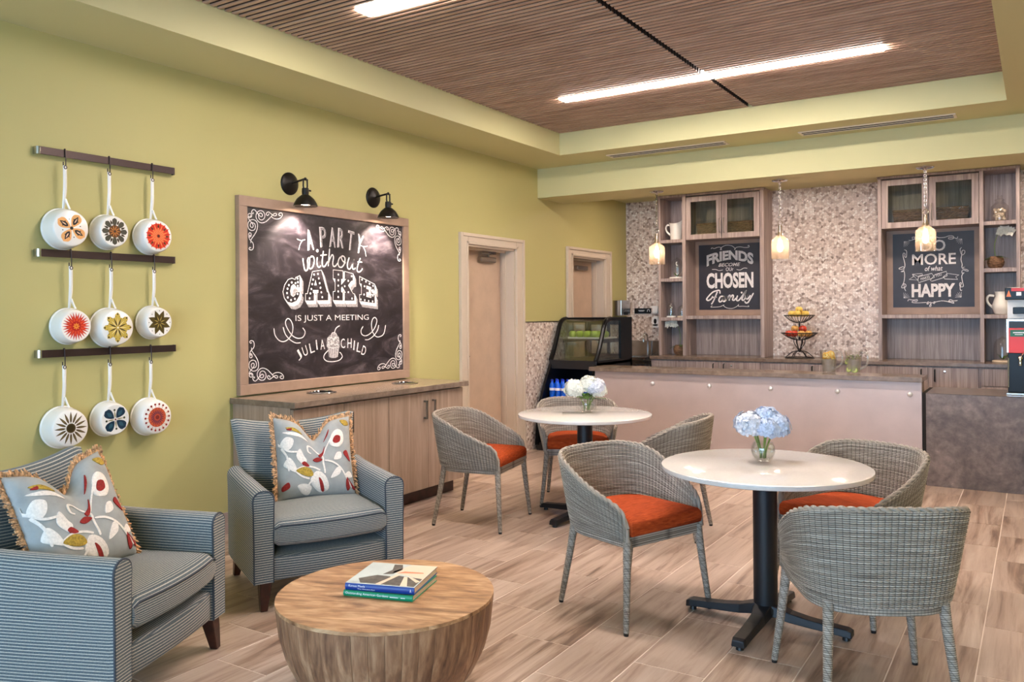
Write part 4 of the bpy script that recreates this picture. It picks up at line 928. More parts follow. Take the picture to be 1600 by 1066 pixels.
# ================================================================ EMBROIDERED PILLOWS
STR_W = [[(-.1, .72), (.02, .66), (.12, .58), (.26, .57)], [(.04, .62), (.1, .5), (.11, .34)], [(.5, .60), (.42, .70), (.36, .68), (.36, .60), (.40, .58)], [(.5, .60), (.55, .52), (.55, .42), (.56, .33), (.56, .28)], [(.55, .55), (.60, .66), (.66, .74), (.70, .78)], [(.57, .45), (.68, .42), (.78, .34), (.86, .2), (.92, .1)], [(.18, .34), (.3, .38), (.42, .36), (.5, .32)], [(.18, .34), (.26, .26), (.36, .22)], [(.3, .06), (.36, .16), (.44, .24), (.5, .3)], [(.5, .28), (.58, .16), (.56, .08)]]
SHAPES = [('w', [(.04, .66), (.1, .74), (.18, .72), (.16, .64), (.1, .6)]), ('w', [(.06, .42), (.12, .50), (.18, .42), (.2, .32), (.12, .36)]), ('w', [(.21, .52), (.26, .6), (.3, .52), (.33, .46), (.3, .4), (.25, .44)]), ('r', [(.27, .42), (.31, .44), (.36, .38), (.31, .38)]), ('r', [(.42, .46), (.48, .52), (.54, .46), (.47, .43)]), ('r', [(.50, .58), (.55, .62), (.58, .7), (.56, .58), (.52, .52)]),
 ('w', [(.66, .70), (.70, .80), (.78, .83), (.84, .78), (.84, .68), (.78, .62), (.70, .64)]), ('r', [(.70, .71), (.74, .76), (.80, .74), (.79, .68), (.73, .67)]), ('g', [(.2, .33), (.3, .37), (.38, .33), (.4, .26), (.32, .26)]), ('w', [(.38, .2), (.46, .3), (.56, .24), (.6, .1), (.52, .06), (.44, .1)]), ('r', [(.48, .22), (.52, .18), (.55, .07), (.51, .08)]), ('w', [(.64, .22), (.72, .34), (.78, .34), (.75, .26)]), ('w', [(.70, .46), (.74, .54), (.80, .54), (.79, .47)]), ('g', [(.12, .86), (.22, .87), (.30, .82), (.2, .83)]), ('w', [(.08, .8), (.2, .81), (.3, .80), (.36, .77), (.2, .77)]), ('r', [(.12, .84), (.18, .86), (.17, .83)]), ('r', [(.84, .54), (.89, .56), (.93, .44), (.87, .49)]), ('r', [(.88, .2), (.93, .14), (1.0, .1), (.94, .09)]), ('w', [(.84, .26), (.9, .3), (.94, .24), (.88, .22)]), ('r', [(.04, .16), (.1, .2), (.12, .14), (.05, .11)]), ('w', [(.22, .14), (.28, .06), (.36, .04), (.38, .12), (.3, .16)]), ('g', [(.84, .95), (.92, .94), (.95, .88), (.88, .88)]), ('r', [(.58, .8), (.66, .9), (.64, .84)]), ('r', [(.84, .13), (.86, .22), (.89, .1), (.86, .07)])]
def make_pillow(lab, loc, rot):
    p = thing('throw_pillow', lab, 'pillow', loc, 0, 'embroidered throw pillows on the armchairs'); p.rotation_euler = rot
    S_ = .455
    def pos(u, v, side):
        a, b = 2 * u - 1, 2 * v - 1
        pinch = 1 - .045 * (1 - a * a) * abs(b) ** 4 * (1 if b < 0 else 0); 
        x = a * (1 - .05 * (1 - b * b)) * S_ / 2
        y = b * (1 - .05 * (1 - a * a) if b < 0 else 1) * S_ / 2
        dent = .115 * math.exp(-((a + .02) / .30) ** 2) * max(0, v - .45) / .55
        y -= dent
        if b > 0: y += .03 * (abs(a) ** 2) * b
        th = .085 * ((1 - a ** 4) * (1 - b ** 4)) ** .55
        th *= 1 - .35 * math.exp(-((a + .02) / .28) ** 2) * max(0, v - .3)
        return (x, side * th, y + S_ / 2)
    N = 28; mb = MB()
    mb.grid(lambda u, v: pos(u, v, -1), N, N); mb.grid(lambda u, v: pos(u, v, 1), N, N)
    mb.build('pillow_case', 'pillow_fabric', p, smooth=70, merge=True)
    def on(u, v, h): 
        u_, v_ = min(.985, max(.015, u)), min(.985, max(.015, v)); q = pos(u_, v_, -1); return (q[0], q[1] - h, q[2])
    E = {'w': MB(), 'r': MB(), 'g': MB()}
    for s in STR_W: E['w'].ribbon(catmull(s, 6), .021, on, h0=0, h1=.0035)
    for k, poly in SHAPES:
        cx0 = sum(a for a, b in poly) / len(poly); cy0 = sum(b for a, b in poly) / len(poly); poly = [(cx0 + (a - cx0) * 1.1, cy0 + (b - cy0) * 1.1) for a, b in poly]; q = catmull(poly, 4, True); cx = sum(a for a, b in q) / len(q); cy = sum(b for a, b in q) / len(q); n = len(q); hh = {'w': .003, 'g': .004, 'r': .0045}[k]
        rings = [[on(cx + (a - cx) * f, cy + (b - cy) * f, h) for a, b in q] for f, h in ((1, 0), (.97, hh), (.6, hh), (.25, hh), (.02, hh))]
        E[k].loft(rings, True, False, True)
    for k, n_, m_ in (('w', 'white_embroidery', 'embroidery_white'), ('r', 'red_embroidery', 'embroidery_red'), ('g', 'gold_embroidery', 'embroidery_gold')): E[k].build(n_, m_, p, smooth=60, kind='stuff')
    fg = MB(); random.seed(8)
    per = [(i / 70, 0) for i in range(70)] + [(1, i / 70) for i in range(70)] + [(1 - i / 70, 1) for i in range(70)] + [(0, 1 - i / 70) for i in range(70)]
    for i, (u, v) in enumerate(per):
        q = Vector(pos(u, v, -1)); c = Vector((0, 0, S_ / 2)); d = (q - c).normalized()
        if v == 1: d = Vector((d.x * .3, 0, 1)).normalized()
        for k in range(2):
            s_ = random.uniform(.018, .03); tn = Vector((random.uniform(-.5, .5), random.uniform(-.6, .6), random.uniform(-.5, .5)))
            e = q + d * s_ + tn * .012
            fg.tube([q - d * .004, (q + e) / 2 + tn * .006, e], [.003, .0048, .003], 5)
    fg.build('fringe', 'fringe_gold', p, smooth=60, kind='stuff')
    return p
def on_chair(i, lx, ly, z):
    o = (ac0, ac1)[i]; a = o.rotation_euler.z
    return (o.location.x + lx * math.cos(a) - ly * math.sin(a), o.location.y + lx * math.sin(a) + ly * math.cos(a), z)
make_pillow('fringed floral pillow on the armchair in front of the cabinet', on_chair(0, -.03, .045, .437), (R(-22), R(3), AC[0][1] * PI / 180 + PI / 2))
make_pillow('fringed floral pillow on the armchair at the left edge', on_chair(1, .02, -.04, .437), (R(-24), R(-4), R(AC[1][1] + 90 - 14)))

# ================================================================ COFFEE TABLE AND BOOKS
def coffee_table(x, y):
    t_ = thing('drum_coffee_table', 'round drum coffee table of reclaimed wood staves before the armchairs', 'coffee table', (x, y, 0), R(20))
    Rr, H, th = .415, .408, .014
    w_ = .105; k = 0; a = -Rr
    while a < Rr - .001:
        b = min(Rr, a + w_); pts = []
        n = 10
        for i in range(n + 1): yy = a + .0003 + (b - a - .0006) * i / n; pts.append((math.sqrt(max(0, Rr * Rr - yy * yy)), yy))
        poly = pts + [(-p, q) for p, q in pts[::-1]]
        poly = [poly[0]] + [q for p, q in zip(poly, poly[1:]) if math.dist(p, q) > 1e-4]
        MB().prism(poly, H - th, H - .0002 * (k % 2)).build('top_plank', 'mango_wood', t_, bevel=.0008, segs=1); a = b; k += 1
    N = 44; random.seed(2)
    prof = [(0, .225), (.05, .282), (.12, .336), (.2, .377), (.29, .402), (.3935, .413)]
    sm = MB(); rings = []; da = PI / N * .985
    for z, rr in prof:
        rings.append([(rr * math.cos(-da), rr * math.sin(-da), z), (rr * 1.006, 0, z), (rr * math.cos(da), rr * math.sin(da), z), ((rr - .025) * math.cos(da), (rr - .025) * math.sin(da), z), ((rr - .025) * math.cos(-da), (rr - .025) * math.sin(-da), z)])
    sm.loft(rings, True, True, True); me = sm.mesh('stave', 'stave_wood', smooth=25)
    for i in range(N):
        o = bpy.data.objects.new('stave', me); col.objects.link(o); o.parent = t_; o.rotation_euler.z = 2 * PI * i / N; k = random.uniform(.992, 1.0); o.scale = (k, k, 1)
    MB().lathe([(0, .02), (.18, .02), (.25, .1), (.34, .3), (.36, .385), (0, .385)], 32).build('inner_drum', 'dark_wood', t_)
coffee_table(2.512, 2.432)
def book(name, lab, loc, ang, L, D, T, cover, spine_words, top):
    b = thing(name, lab, 'book', loc, ang, 'books on the coffee table')
    c = MB().box(0, L, 0, D, 0, .0025).box(0, L, 0, D, T - .0025, T)
    c.build('cover', cover, b, bevel=.0008, segs=1)
    sp = MB(); n = 8; poly = [(-.005 * math.sin(PI * i / n) , T * i / n) for i in range(n + 1)] + [(.003, T), (.003, 0)]
    sp.prism(poly, 0, L, lambda p, q, h: (h, p, q)); so = sp.build('spine', cover, b, smooth=50)
    MB().box(.004, L - .004, .004, D - .005, .0025, T - .0025).build('pages', 'page_cream', b)
    tx = MB()
    for s, x, z, wd, ht in spine_words: text(tx, s, x, z, wd, ht, lambda p, q, h: (p, -.0052 - h * .3, q), .001)
    if cover == 'book_green':
        for a_, b_ in ((.192, .226), (.236, .254)): tx.add([(a_, -.0055, .010), (b_, -.0055, .010), (b_, -.0055, .0125), (a_, -.0055, .0125)], [(0, 1, 2, 3)])
    tx.build('spine_lettering', 'label_white', so)
    for mat, poly, h in top:
        MB().prism([(p * L, q * D) for p, q in poly], T, T + h).build('cover_print', mat, b)
book('garden_book', 'green spined book lying under the blue one on coffee table', (2.406, 2.311, .4082), R(16.6), .283, .25, .022, 'book_green',
     [('Outstanding American Gardens', .01, .007, .175, .011)], [('leaf_green', [(.02, .02), (.98, .02), (.98, .97), (.02, .97)], .0002)])
book('art_book', 'blue spined art book on top of the green one on coffee table', (2.410, 2.316, .4306), R(18.5), .279, .262, .026, 'book_blue',
     [('Kansas Mexia', .016, .014, .066, .008), ('The Western Eye', .052, .004, .07, .006), ('A', .262, .008, .006, .012)],
     [('cover_grey', [(0, 0), (1, 0), (1, 1), (0, 1)], .0004), ('cover_cream', [(.45, .6), (.62, 1), (1, 1), (1, .3), (.8, .45)], .0008), ('cover_dark', [(.2, .04), (.1, .22), (.3, .42), (.5, .40), (.55, .3), (.42, .04)], .0008), ('cover_dark', [(.5, .03), (.6, .45), (.98, .38), (.98, .03)], .0010), ('cover_dark', [(.36, .48), (.42, .7), (.36, .95), (.48, .97), (.56, .74), (.5, .52)], .0008), ('cover_cream', [(.42, .02), (.56, .5), (.62, .5), (.5, .02)], .0012), ('cover_cream', [(.78, .03), (.7, .42), (.75, .42), (.88, .03)], .0012), ('cover_cream', [(.95, .2), (.76, .42), (.8, .43), (.99, .26)], .0012), ('cover_orange', [(.55, .56), (.62, .66), (.9, .66), (.92, .62), (.64, .58)], .0012)])
# ================================================================ BAR: island, stone end, back counter
isl = thing('bar_island', 'long bar island faced with a bolted pinkish metal panel', 'bar counter', (0, 0, 0))
MB().box(.73, 3.79, 7.80, 8.08, 0, .862).build('body', 'cabinet_laminate', isl)
pn = MB().box(.716, 3.803, 7.782, 7.790, .012, .862).build('front_panel', 'panel_metal', isl, bevel=.001, segs=1)
for x in (.777, 1.364, 1.951, 2.538, 3.125, 3.712):
    for z in (.758, .212):
        b = MB().lathe([(.021, 0), (.021, .012), (.016, .018), (0, .021)], 16).cyl((0, 0, -.02), (0, 0, 0), .008, n=8)
        o = b.build('bolt', 'bolt_steel', pn, smooth=40); o.rotation_euler = (R(90), 0, 0); o.location = (x, 7.782, z)
MB().box(.672, 3.812, 7.728, 8.10, .866, .907).build('worktop', 'worktop_stone', label='stone bar top on the island carrying two water pitchers', cat='worktop', bevel=.003)
sto = thing('stone_counter', 'dark grey stone service counter at the right end of the bar', 'counter', (0, 0, 0))
MB().box(3.838, 6.2, 7.74, 8.36, 0, .776).build('stone_front', 'dark_stone', sto, bevel=.002)
MB().box(3.838, 6.2, 7.737, 8.38, .777, .779).build('counter_surface', 'worktop_stone', sto)
MB().box(3.806, 3.837, 7.775, 8.36, 0, .776).build('side_gap', 'shadow_gap', sto)

bt = MB().box(.6, 5.6, 9.5, YB - .001, .898, .935).build('worktop', 'worktop_stone', label='dark stone worktop along the mosaic back wall', cat='worktop', bevel=.003)
UN = ((.60, .975, 'sink side'), (.975, 1.968, 'left hutch'), (1.968, 3.20, 'fruit stand'), (3.20, 4.146, 'right hutch'), (4.146, 5.0, 'coffee brewer'))
for i, (a, b, nm) in enumerate(UN):
    c = thing('back_cabinet', 'grey wood base cabinet on the back wall by the %s' % ['steel sink', 'left shelf hutch', 'two tier fruit stand', 'right shelf hutch', 'coffee brewer'][i], 'cabinet', (0, 0, 0), 0, 'base cabinets on the back wall')
    MB().box(a + .001, b - .001, 9.55, YB - .002, .1, .897).build('carcass', 'hutch_laminate', c)
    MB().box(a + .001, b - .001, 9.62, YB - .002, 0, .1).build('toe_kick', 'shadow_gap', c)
    if i in (1, 2, 3):
        m_ = (a + b) / 2 if i != 1 else 1.46
        for k, (p, q) in enumerate(((a + .02, m_ - .003), (m_ + .003, b - .02))):
            d = MB().box(p, q, 9.53, 9.549, .11, .885).build('cabinet_door', 'hutch_laminate', c, bevel=.0015, segs=1)
            hx = q - .06 if k == 0 else p + .06
            MB().tube([(hx, 9.53, .86), (hx, 9.505, .855), (hx, 9.503, .8), (hx, 9.505, .745), (hx, 9.53, .74)], .007, 8).build('handle', 'black_metal', d, smooth=True)
            if k == 1: MB().lathe([(.011, 0), (.011, .006), (0, .007)], 12).build('lock', 'chrome', d).matrix_local = Matrix.Translation((hx + .09, 9.53, .84)) @ Matrix.Rotation(R(90), 4, 'X')
    else:
        z0 = .11
        for z1, z2 in ((.71, .885), (.42, .70), (.11, .41)):
            d = MB().box(a + .02, b - .02, 9.53, 9.549, z1, z2).build('drawer', 'hutch_laminate', c, bevel=.0015, segs=1)
            xm = (a + b) / 2; zc = (z1 + z2) / 2; wd = .09
            MB().tube([(xm - wd, 9.53, zc), (xm - wd, 9.505, zc), (xm + wd, 9.505, zc), (xm + wd, 9.53, zc)], .007, 8).build('handle', 'brushed_nickel', d, smooth=30)

# ---- hutches
HY0, HY1 = 9.77, 10.145
def pitcher_china(root_name, lab, loc, flip, wide):
    p = thing(root_name, lab, 'pitcher', loc, 0)
    m = MB(); N = 28
    if wide: pr = [(.0, 0), (.06, 0), (.07, .01), (.088, .06), (.09, .1), (.075, .15), (.06, .185), (.062, .215), (.068, .235), (.064, .235), (.056, .2), (.0, .19)]
    else: pr = [(0, 0), (.068, 0), (.072, .006), (.072, .06), (.075, .13), (.082, .2), (.090, .225), (.086, .225), (.07, .15), (0, .14)]
    rings = []
    for r_, z in pr:
        ring = []
        for j in range(N):
            a = 2 * PI * j / N; sp = max(0, math.cos(a)) ** 6
            zz = z + (sp * .035 if z > .19 else 0) - (.02 * math.sin(a) ** 2 * (z > .19) if not wide else 0); rr = r_ * (1 + .28 * sp * max(0, (z - .12) / .12))
            ring.append((rr * math.cos(a), rr * math.sin(a), zz))
        rings.append(ring)
    m.loft(rings, True, True, False); m.build('body', 'white_china', p, smooth=60)
    MB().tube(catmull([(-.07, 0, .19), (-.115, 0, .195), (-.135, 0, .16), (-.12, 0, .11), (-.068, 0, .06)], 5), .009, 8, flat=1.3).build('handle', 'white_china', p, smooth=True)
    p.rotation_euler.z = flip; return p
def leafy(parent, c, n, l, seed, mat='leaf_green', zup=.6):
    random.seed(seed)
    for i in range(n):
        a = random.uniform(0, 2 * PI); k = random.uniform(.7, 1.1) * l; u = random.uniform(zup * .5, zup * 1.3); m = MB(); rg = []
        for j in range(5):
            t_ = j / 4; r_ = k * t_; w_ = k * .2 * math.sin(PI * min(.97, t_ * .85 + .12)); z = c[2] + u * r_ - .9 * r_ * r_ / k * .6
            rg.append([(c[0] + r_ * math.cos(a) - w_ * math.sin(a), c[1] + r_ * math.sin(a) + w_ * math.cos(a), z), (c[0] + r_ * math.cos(a) + w_ * math.sin(a), c[1] + r_ * math.sin(a) - w_ * math.cos(a), z)])
        m.loft(rg, False); m.build('leaf', mat, parent, smooth=True)
def orchid(lab, loc, dirx, h=.3, kind='vase'):
    o = thing('potted_orchid', lab, 'orchid', loc, 0)
    if kind == 'vase':
        MB().lathe([(0, 0), (.045, 0), (.07, .025), (.08, .065), (.07, .105), (.05, .125), (.045, .125), (0, .1)], 24).build('pot', 'basket_weave', o, smooth=40)
    else: MB().lathe([(0, 0), (.04, 0), (.06, .03), (.068, .06), (.06, .095), (.04, .115), (.035, .11), (0, .09)], 24).build('pot', 'basket_weave', o, smooth=40)
    leafy(o, (0, 0, .11), 5, .14, 3, 'leaf_green', .5)
    P = catmull([(0, 0, .1), (dirx * -.01, 0, .1 + h * .5), (dirx * .02, 0, .1 + h * .92), (dirx * .07, -.01, .1 + h * 1.08), (dirx * .15, -.03, .1 + h * .96)], 5)
    MB().tube(P, .0035, 6).build('stem', 'stem_green', o, smooth=True)
    random.seed(7)
    for i in range(7):
        q = Vector(P[int(len(P) * (.66 + .047 * i)) if int(len(P) * (.66 + .047 * i)) < len(P) else -1]) + Vector((0, random.uniform(-.03, -.01), random.uniform(-.01, .025)))
        f = MB(); n = Vector((random.uniform(-.4, .4), -1, random.uniform(-.2, .4))).normalized(); x, y = f.frame(n)
        for k in range(5):
            a = k * 2 * PI / 5 + random.random(); d = x * math.cos(a) + y * math.sin(a); e = n.cross(d); s_ = .054
            f.add([q, q + d * s_ * .5 + e * s_ * .4, q + d * s_, q + d * s_ * .5 - e * s_ * .4], [(0, 1, 2, 3)])
        f.ball(q, .008, 6, 4); f.build('blossom', 'petal_white', o)
def cloche(lab, loc, r_, h, inside):
    c = thing('glass_cloche', lab, 'cloche', loc, 0)
    MB().lathe([(0, 0), (r_ * 1.15, 0), (r_ * 1.18, .01), (r_ * 1.1, .018), (0, .018)], 28).build('base', 'page_cream' if inside == 'plant' else 'white_china', c, smooth=40)
    pr = [(r_, .019), (r_, h * .55)] + [(r_ * math.cos(a * PI / 16), h * .55 + h * .4 * math.sin(a * PI / 16)) for a in range(1, 8)] + [(.012, h * .955), (.016, h * .98), (.01, h), (0, h)]
    MB().lathe(pr, 28, caps=False).build('dome', 'clear_glass', c, smooth=50)
    leafy(c, (0, 0, .025), 9 if inside == 'plant' else 6, r_ * .8, 11, 'leaf_green', 1.2)
    if inside != 'plant': MB().tube(catmull([(0, 0, .02), (.01, 0, h * .4), (-.01, 0, h * .72)], 4), .002, 6).build('flower_stalk', 'stem_green', c, smooth=True); MB().ball((-.01, 0, h * .72), .010, 8, 6).ball((.012, -.01, h * .62), .009, 8, 6).ball((-.006, .008, h * .54), .008, 8, 6).build('buds', 'petal_white', c, smooth=True, kind='stuff')
def basket(lab, loc, w_=.30):
    b = thing('wicker_basket', lab, 'basket', loc, 0, 'baskets behind the glass doors')
    m = MB(); n = 9; h = .15
    for i in range(n):
        z = h * i / (n - 1); k = .9 + .1 * i / (n - 1); hw = w_ / 2 * k; hd = .1 * k
        m.tube([(-hw, -hd, z + .009), (0, -hd - .004, z + .009), (hw, -hd, z + .009), (hw, 0, z + .009), (hw, hd, z + .009), (0, hd, z + .009), (-hw, hd, z + .009), (-hw, 0, z + .009)], .0105, 6, closed=True)
    m.box(-w_ / 2 * .88, w_ / 2 * .88, -.088, .088, .002, .01); m.build('body', 'basket_weave', b, smooth=50)
    MB().tube([(-w_ / 2, -.1, h + .018), (w_ / 2, -.1, h + .018), (w_ / 2, .1, h + .018), (-w_ / 2, .1, h + .018)], .012, 6, closed=True).build('rim', 'basket_weave', b)

def hutch(lab, xs, bay_first, shelves, zsh, zd):
    """xs: outer left, inner left post, divider l, divider r, inner right post, outer right"""
    h = thing('shelf_hutch', lab, 'shelf unit', (0, 0, 0), 0, 'wooden shelf hutches on the back wall')
    x0, x1, d0, d1, x2, x3 = xs; z0, z1 = .936, 2.90
    MB().box(x0, x1, HY0, HY1, z0, z1).build('side_panel', 'hutch_laminate', h)
    MB().box(x2, x3, HY0, HY1, z0, z1).build('side_panel', 'hutch_laminate', h)
    MB().box(d0, d1, HY0, HY1, z0, z1).build('divider', 'hutch_laminate', h)
    MB().box(x1, x2, HY1 - .012, HY1, z0, z1).build('back_panel', 'hutch_laminate', h)
    MB().box(x0 - .006, x3 + .006, HY0 - .008, HY1, z1, z1 + .026).build('top_panel', 'hutch_laminate', h)
    (a, b), (c, e) = ((x1, d0), (d1, x2)) if bay_first else ((d1, x2), (x1, d0))
    for z in shelves: MB().box(a, b, HY0 + .004, HY1 - .012, z - .04, z).build('shelf', 'hutch_laminate', h, bevel=.0015, segs=1)
    MB().box(c, e, HY0 + .004, HY1 - .012, zsh - .04, zsh).build('shelf', 'hutch_laminate', h, bevel=.0015, segs=1)
    MB().box(c, e, HY0 + .022, HY1 - .012, zd, zd + .022).build('shelf', 'hutch_laminate', h)
    m_ = (c + e) / 2; zt = 2.885
    for k, (p, q) in enumerate(((c + .006, m_ - .004), (m_ + .004, e - .006))):
        d = MB(); fw = .062
        d.box(p, p + fw, HY0 - .002, HY0 + .02, zd, zt).box(q - fw, q, HY0 - .002, HY0 + .02, zd, zt).box(p + fw, q - fw, HY0 - .002, HY0 + .02, zd, zd + fw).box(p + fw, q - fw, HY0 - .002, HY0 + .02, zt - fw, zt)
        do = d.build('glazed_door', 'hutch_laminate', h)
        MB().box(p + fw, q - fw, HY0 + .008, HY0 + .011, zd + fw, zt - fw).build('pane', 'case_glass', do)
        hx = q - .022 if k == 0 else p + .022
        MB().tube([(hx, HY0, zd + .24), (hx, HY0 - .028, zd + .235), (hx, HY0 - .03, zd + .15), (hx, HY0 - .028, zd + .075), (hx, HY0, zd + .07)], .006, 8).build('handle', 'brushed_nickel', do, smooth=True)
    return h
hutch('wooden shelf hutch holding the friends sign', (.612, .642, .928, .973, 1.885, 1.93), True, (2.375, 1.893, 1.405), 1.425, 2.36)
hutch('wooden shelf hutch holding the happy sign', (3.167, 3.202, 4.133, 4.169, 4.456, 4.488), False, (2.381, 1.899, 1.424), 1.428, 2.362)
XB = .785
pitcher_china('cream_jug', 'white flared jug on top left shelf of the left hutch', (.80, 9.90, 2.376), 0, False)
cloche('glass cloche with a white flower stalk on left hutch shelf', (.80, 9.92, 1.894), .082, .27, 'stalk')
cloche('low glass cloche over green plants in the left hutch', (.715, 9.93, 1.406), .05, .2, 'stalk')
cloche('small glass dome with green plant in the left hutch', (.86, 9.93, 1.406), .055, .16, 'plant')
orchid('white orchid in a round pot at foot of left hutch', (.835, 9.9, .9355), -1, .28)
jar = thing('glass_jar', 'stoppered glass jar of stones on top shelf of right hutch', 'jar', (4.31, 9.92, 2.382), 0)
MB().lathe([(.0, 0), (.075, 0), (.078, .01), (.078, .16), (.05, .19), (.036, .2), (.036, .215), (.045, .22), (.045, .228), (.02, .24), (.026, .27), (0, .275)], 24).build('jar_body', 'clear_glass', jar, smooth=50)
random.seed(1); st_ = MB()
for i in range(40): st_.ball((random.uniform(-.048, .048), random.uniform(-.048, .048), .02 + random.uniform(0, .11)), .018, 7, 5)
st_.build('pebbles', 'page_cream', jar, smooth=True, kind='stuff')
orchid('white orchid arching right in basket pot on right hutch', (4.27, 9.92, 1.900), 1, .27)
pitcher_china('round_jug', 'round white milk jug on a shelf of the right hutch', (4.325, 9.90, 1.425), 0, True)
cloche('glass cloche over a leafy plant at foot of right hutch', (4.33, 9.88, .9355), .085, .27, 'plant')
basket('brown basket behind the left glass door of the left hutch', (1.24, 9.95, 2.383)); basket('brown basket behind the right glass door of the left hutch', (1.62, 9.95, 2.383))
basket('brown basket behind the left glass door of the right hutch', (3.46, 9.95, 2.385)); basket('brown basket behind the right glass door of the right hutch', (3.88, 9.95, 2.385))

# ---- chalk signs in the hutches
SY = 10.10
def sf(x, z, h): return (x, SY - .0005 - h, z)
def sign(lab, x0, x1, z0, z1, fx0, fx1, fz0, fz1):
    s = thing('chalk_sign', lab, 'sign', (0, 0, 0), 0, 'chalk signs in the hutches')
    MB().box(fx0, fx1, SY + .004, HY1 - .013, fz0, fz1).build('backing_board', 'board_frame', s)
    MB().box(x0, x1, SY, SY + .004, z0, z1).build('sign_face', 'sign_black', s); return s
s1 = sign('black chalk sign about friends and chosen family in left hutch', 1.022, 1.787, 1.497, 2.312, .976, 1.882, 1.427, 2.358)
m = MB(); F = S1TXT
fx, fw_ = F['FR'][0][0], F['FR'][1][0] - F['FR'][0][0]
text(m, 'FRIENDS', fx, 2.085, fw_, .115, sf, .001, .045, warp=lambda p, q, a, b: (p, q + .05 * (1 - (2 * a - 1) ** 2) - .018 + (1 - b) * .02 * (abs(2 * a - 1)) * -1.4))
text(m, 'BECOME', F['BE'][0][0], 2.035, F['BE'][1][0] - F['BE'][0][0] - .02, .042, sf, .001, .005, shear=.35)
text(m, 'OUr', F['OUR'][0][0], 1.976, .095, .046, sf, .001, 0)
text(m, 'CHOSEN', F['CH'][0][0], 1.763, F['CH'][1][0] - F['CH'][0][0], .195, sf, .001, .04)
m.build('lettering', 'chalk_white', s1)
m = MB()
for s in FAMILY: m.ribbon(catmull(s, 5), .0175, sf)
m.prism([(FDOT[0] + .012 * math.cos(a * PI / 5), FDOT[1] + .012 * math.sin(a * PI / 5)) for a in range(10)], 0, .0012, sf)
for s in S1FLOUR: m.ribbon(catmull(s, 4), .0055, sf)
m.build('script_lettering', 'chalk_white', s1)
s2 = sign('black chalk sign about doing more that makes you happy', 3.27, 4.066, 1.506, 2.322, 3.205, 4.13, 1.43, 2.36)
m = MB(); F = S2TXT
text(m, 'DO', F['DO'][0][0], 2.118, .237, .122, sf, .001, .015)
text(m, 'MORE', F['MORE'][0][0], 1.97, .428, .122, sf, .001, .015)
text(m, 'of what', F['OF'][0][0], 1.902, .175, .055, sf, .001, .01, shear=.15)
text(m, 'MAKES', F['MK'][0][0], 1.80, .092, .03, sf, .0015, 0, shear=.1, rot=R(17)); text(m, 'YOU', F['YOU'][0][0], 1.833, .06, .028, sf, .0015, 0, shear=.1, rot=R(17))
text(m, 'HAPPY', F['HAPPY'][0][0], 1.617, .426, .147, sf, .001, .04)
for s in S2FLOUR: m.ribbon(catmull(s, 3), .0065, sf)
for s in S2BANNER: m.ribbon(s + [s[0]], .0055, sf)
for cx_, cz_, a0 in ((3.385, 2.238, -90), (3.952, 2.238, 180), (3.378, 1.61, 0), (3.942, 1.61, 90)):
    for k in range(6):
        a = R(a0 + 90 * k / 5); m.ribbon([(cx_, cz_), (cx_ + .06 * math.cos(a), cz_ + .06 * math.sin(a))], .004, sf)
m.build('lettering', 'chalk_white', s2)

# ---- fruit stand
FX, FY = 2.335, 9.74
fs = thing('fruit_stand', 'black wire two tier fruit stand on the back worktop', 'fruit stand', (FX, FY, .9355), 0)
def wirebowl(zr, r_, dep, name):
    w_ = MB(); w_.tube([(r_ * math.cos(2 * PI * i / 36), r_ * math.sin(2 * PI * i / 36), zr) for i in range(36)], .006, 6, closed=True)
    for i in range(26):
        a = 2 * PI * i / 26; w_.tube([(r_ * k * math.cos(a), r_ * k * math.sin(a), zr - dep * (1 - k ** 2.2)) for k in (1, .85, .65, .4, .15)], .0028, 5)
    w_.lathe([(0, zr - dep - .004), (r_ * .3, zr - dep * .95), (0, zr - dep + .002)], 16); w_.build(name, 'black_metal', fs, smooth=50)
wirebowl(.49, .165, .088, 'upper_bowl'); wirebowl(.288, .195, .082, 'lower_bowl')
MB().cyl((0, 0, .2), (0, 0, .42), .009).build('post', 'black_metal', fs)
b = MB()
for i in range(6):
    a = 2 * PI * i / 6 + .3; c, s = math.cos(a), math.sin(a)
    b.tube(catmull([(c * .06, s * .06, .21), (c * .055, s * .055, .17), (c * .015, s * .015, .1), (c * .018, s * .018, .085), (c * .08, s * .08, .07), (c * .15, s * .15, .012)], 4), .005, 6)
b.tube([(.155 * math.cos(2 * PI * i / 30), .155 * math.sin(2 * PI * i / 30), .006) for i in range(30)], .006, 6, closed=True).ball((0, 0, .09), .022, 10, 6)
b.build('base', 'black_metal', fs, smooth=50)
def fruit(name, lab, cat, loc, r_, mat, sz=(1, 1, .92), stem=True, group=None, rot=(0, 0, 0)):
    f = MB(); N = 16; rings = []
    for i in range(10):
        a = PI * i / 9; d = .16 * (math.exp(-(a / .35) ** 2) + .6 * math.exp(-((PI - a) / .35) ** 2))
        rr = r_ * math.sin(a) * (1 + .04 * math.cos(a)); zz = r_ * sz[2] * (math.cos(a) * (1 - d))
        rings.append([(rr * sz[0] * math.cos(2 * PI * j / N), rr * sz[1] * math.sin(2 * PI * j / N), zz) for j in range(N)])
    f.loft(rings); o = f.build(name, mat, smooth=70, loc=loc, label=lab, cat=cat, group=group); o.rotation_euler = rot
    if stem: MB().tube([(0, 0, r_ * .72), (r_ * .08, 0, r_ * 1.05)], .003, 5).build('stem', 'dark_wood', o)
random.seed(12)
pos_l = [(-.105, -.05), (-.035, -.1), (.045, -.1), (.11, -.04), (-.07, .05), (.05, .06), (-.045, -.02), (.042, -.015)]
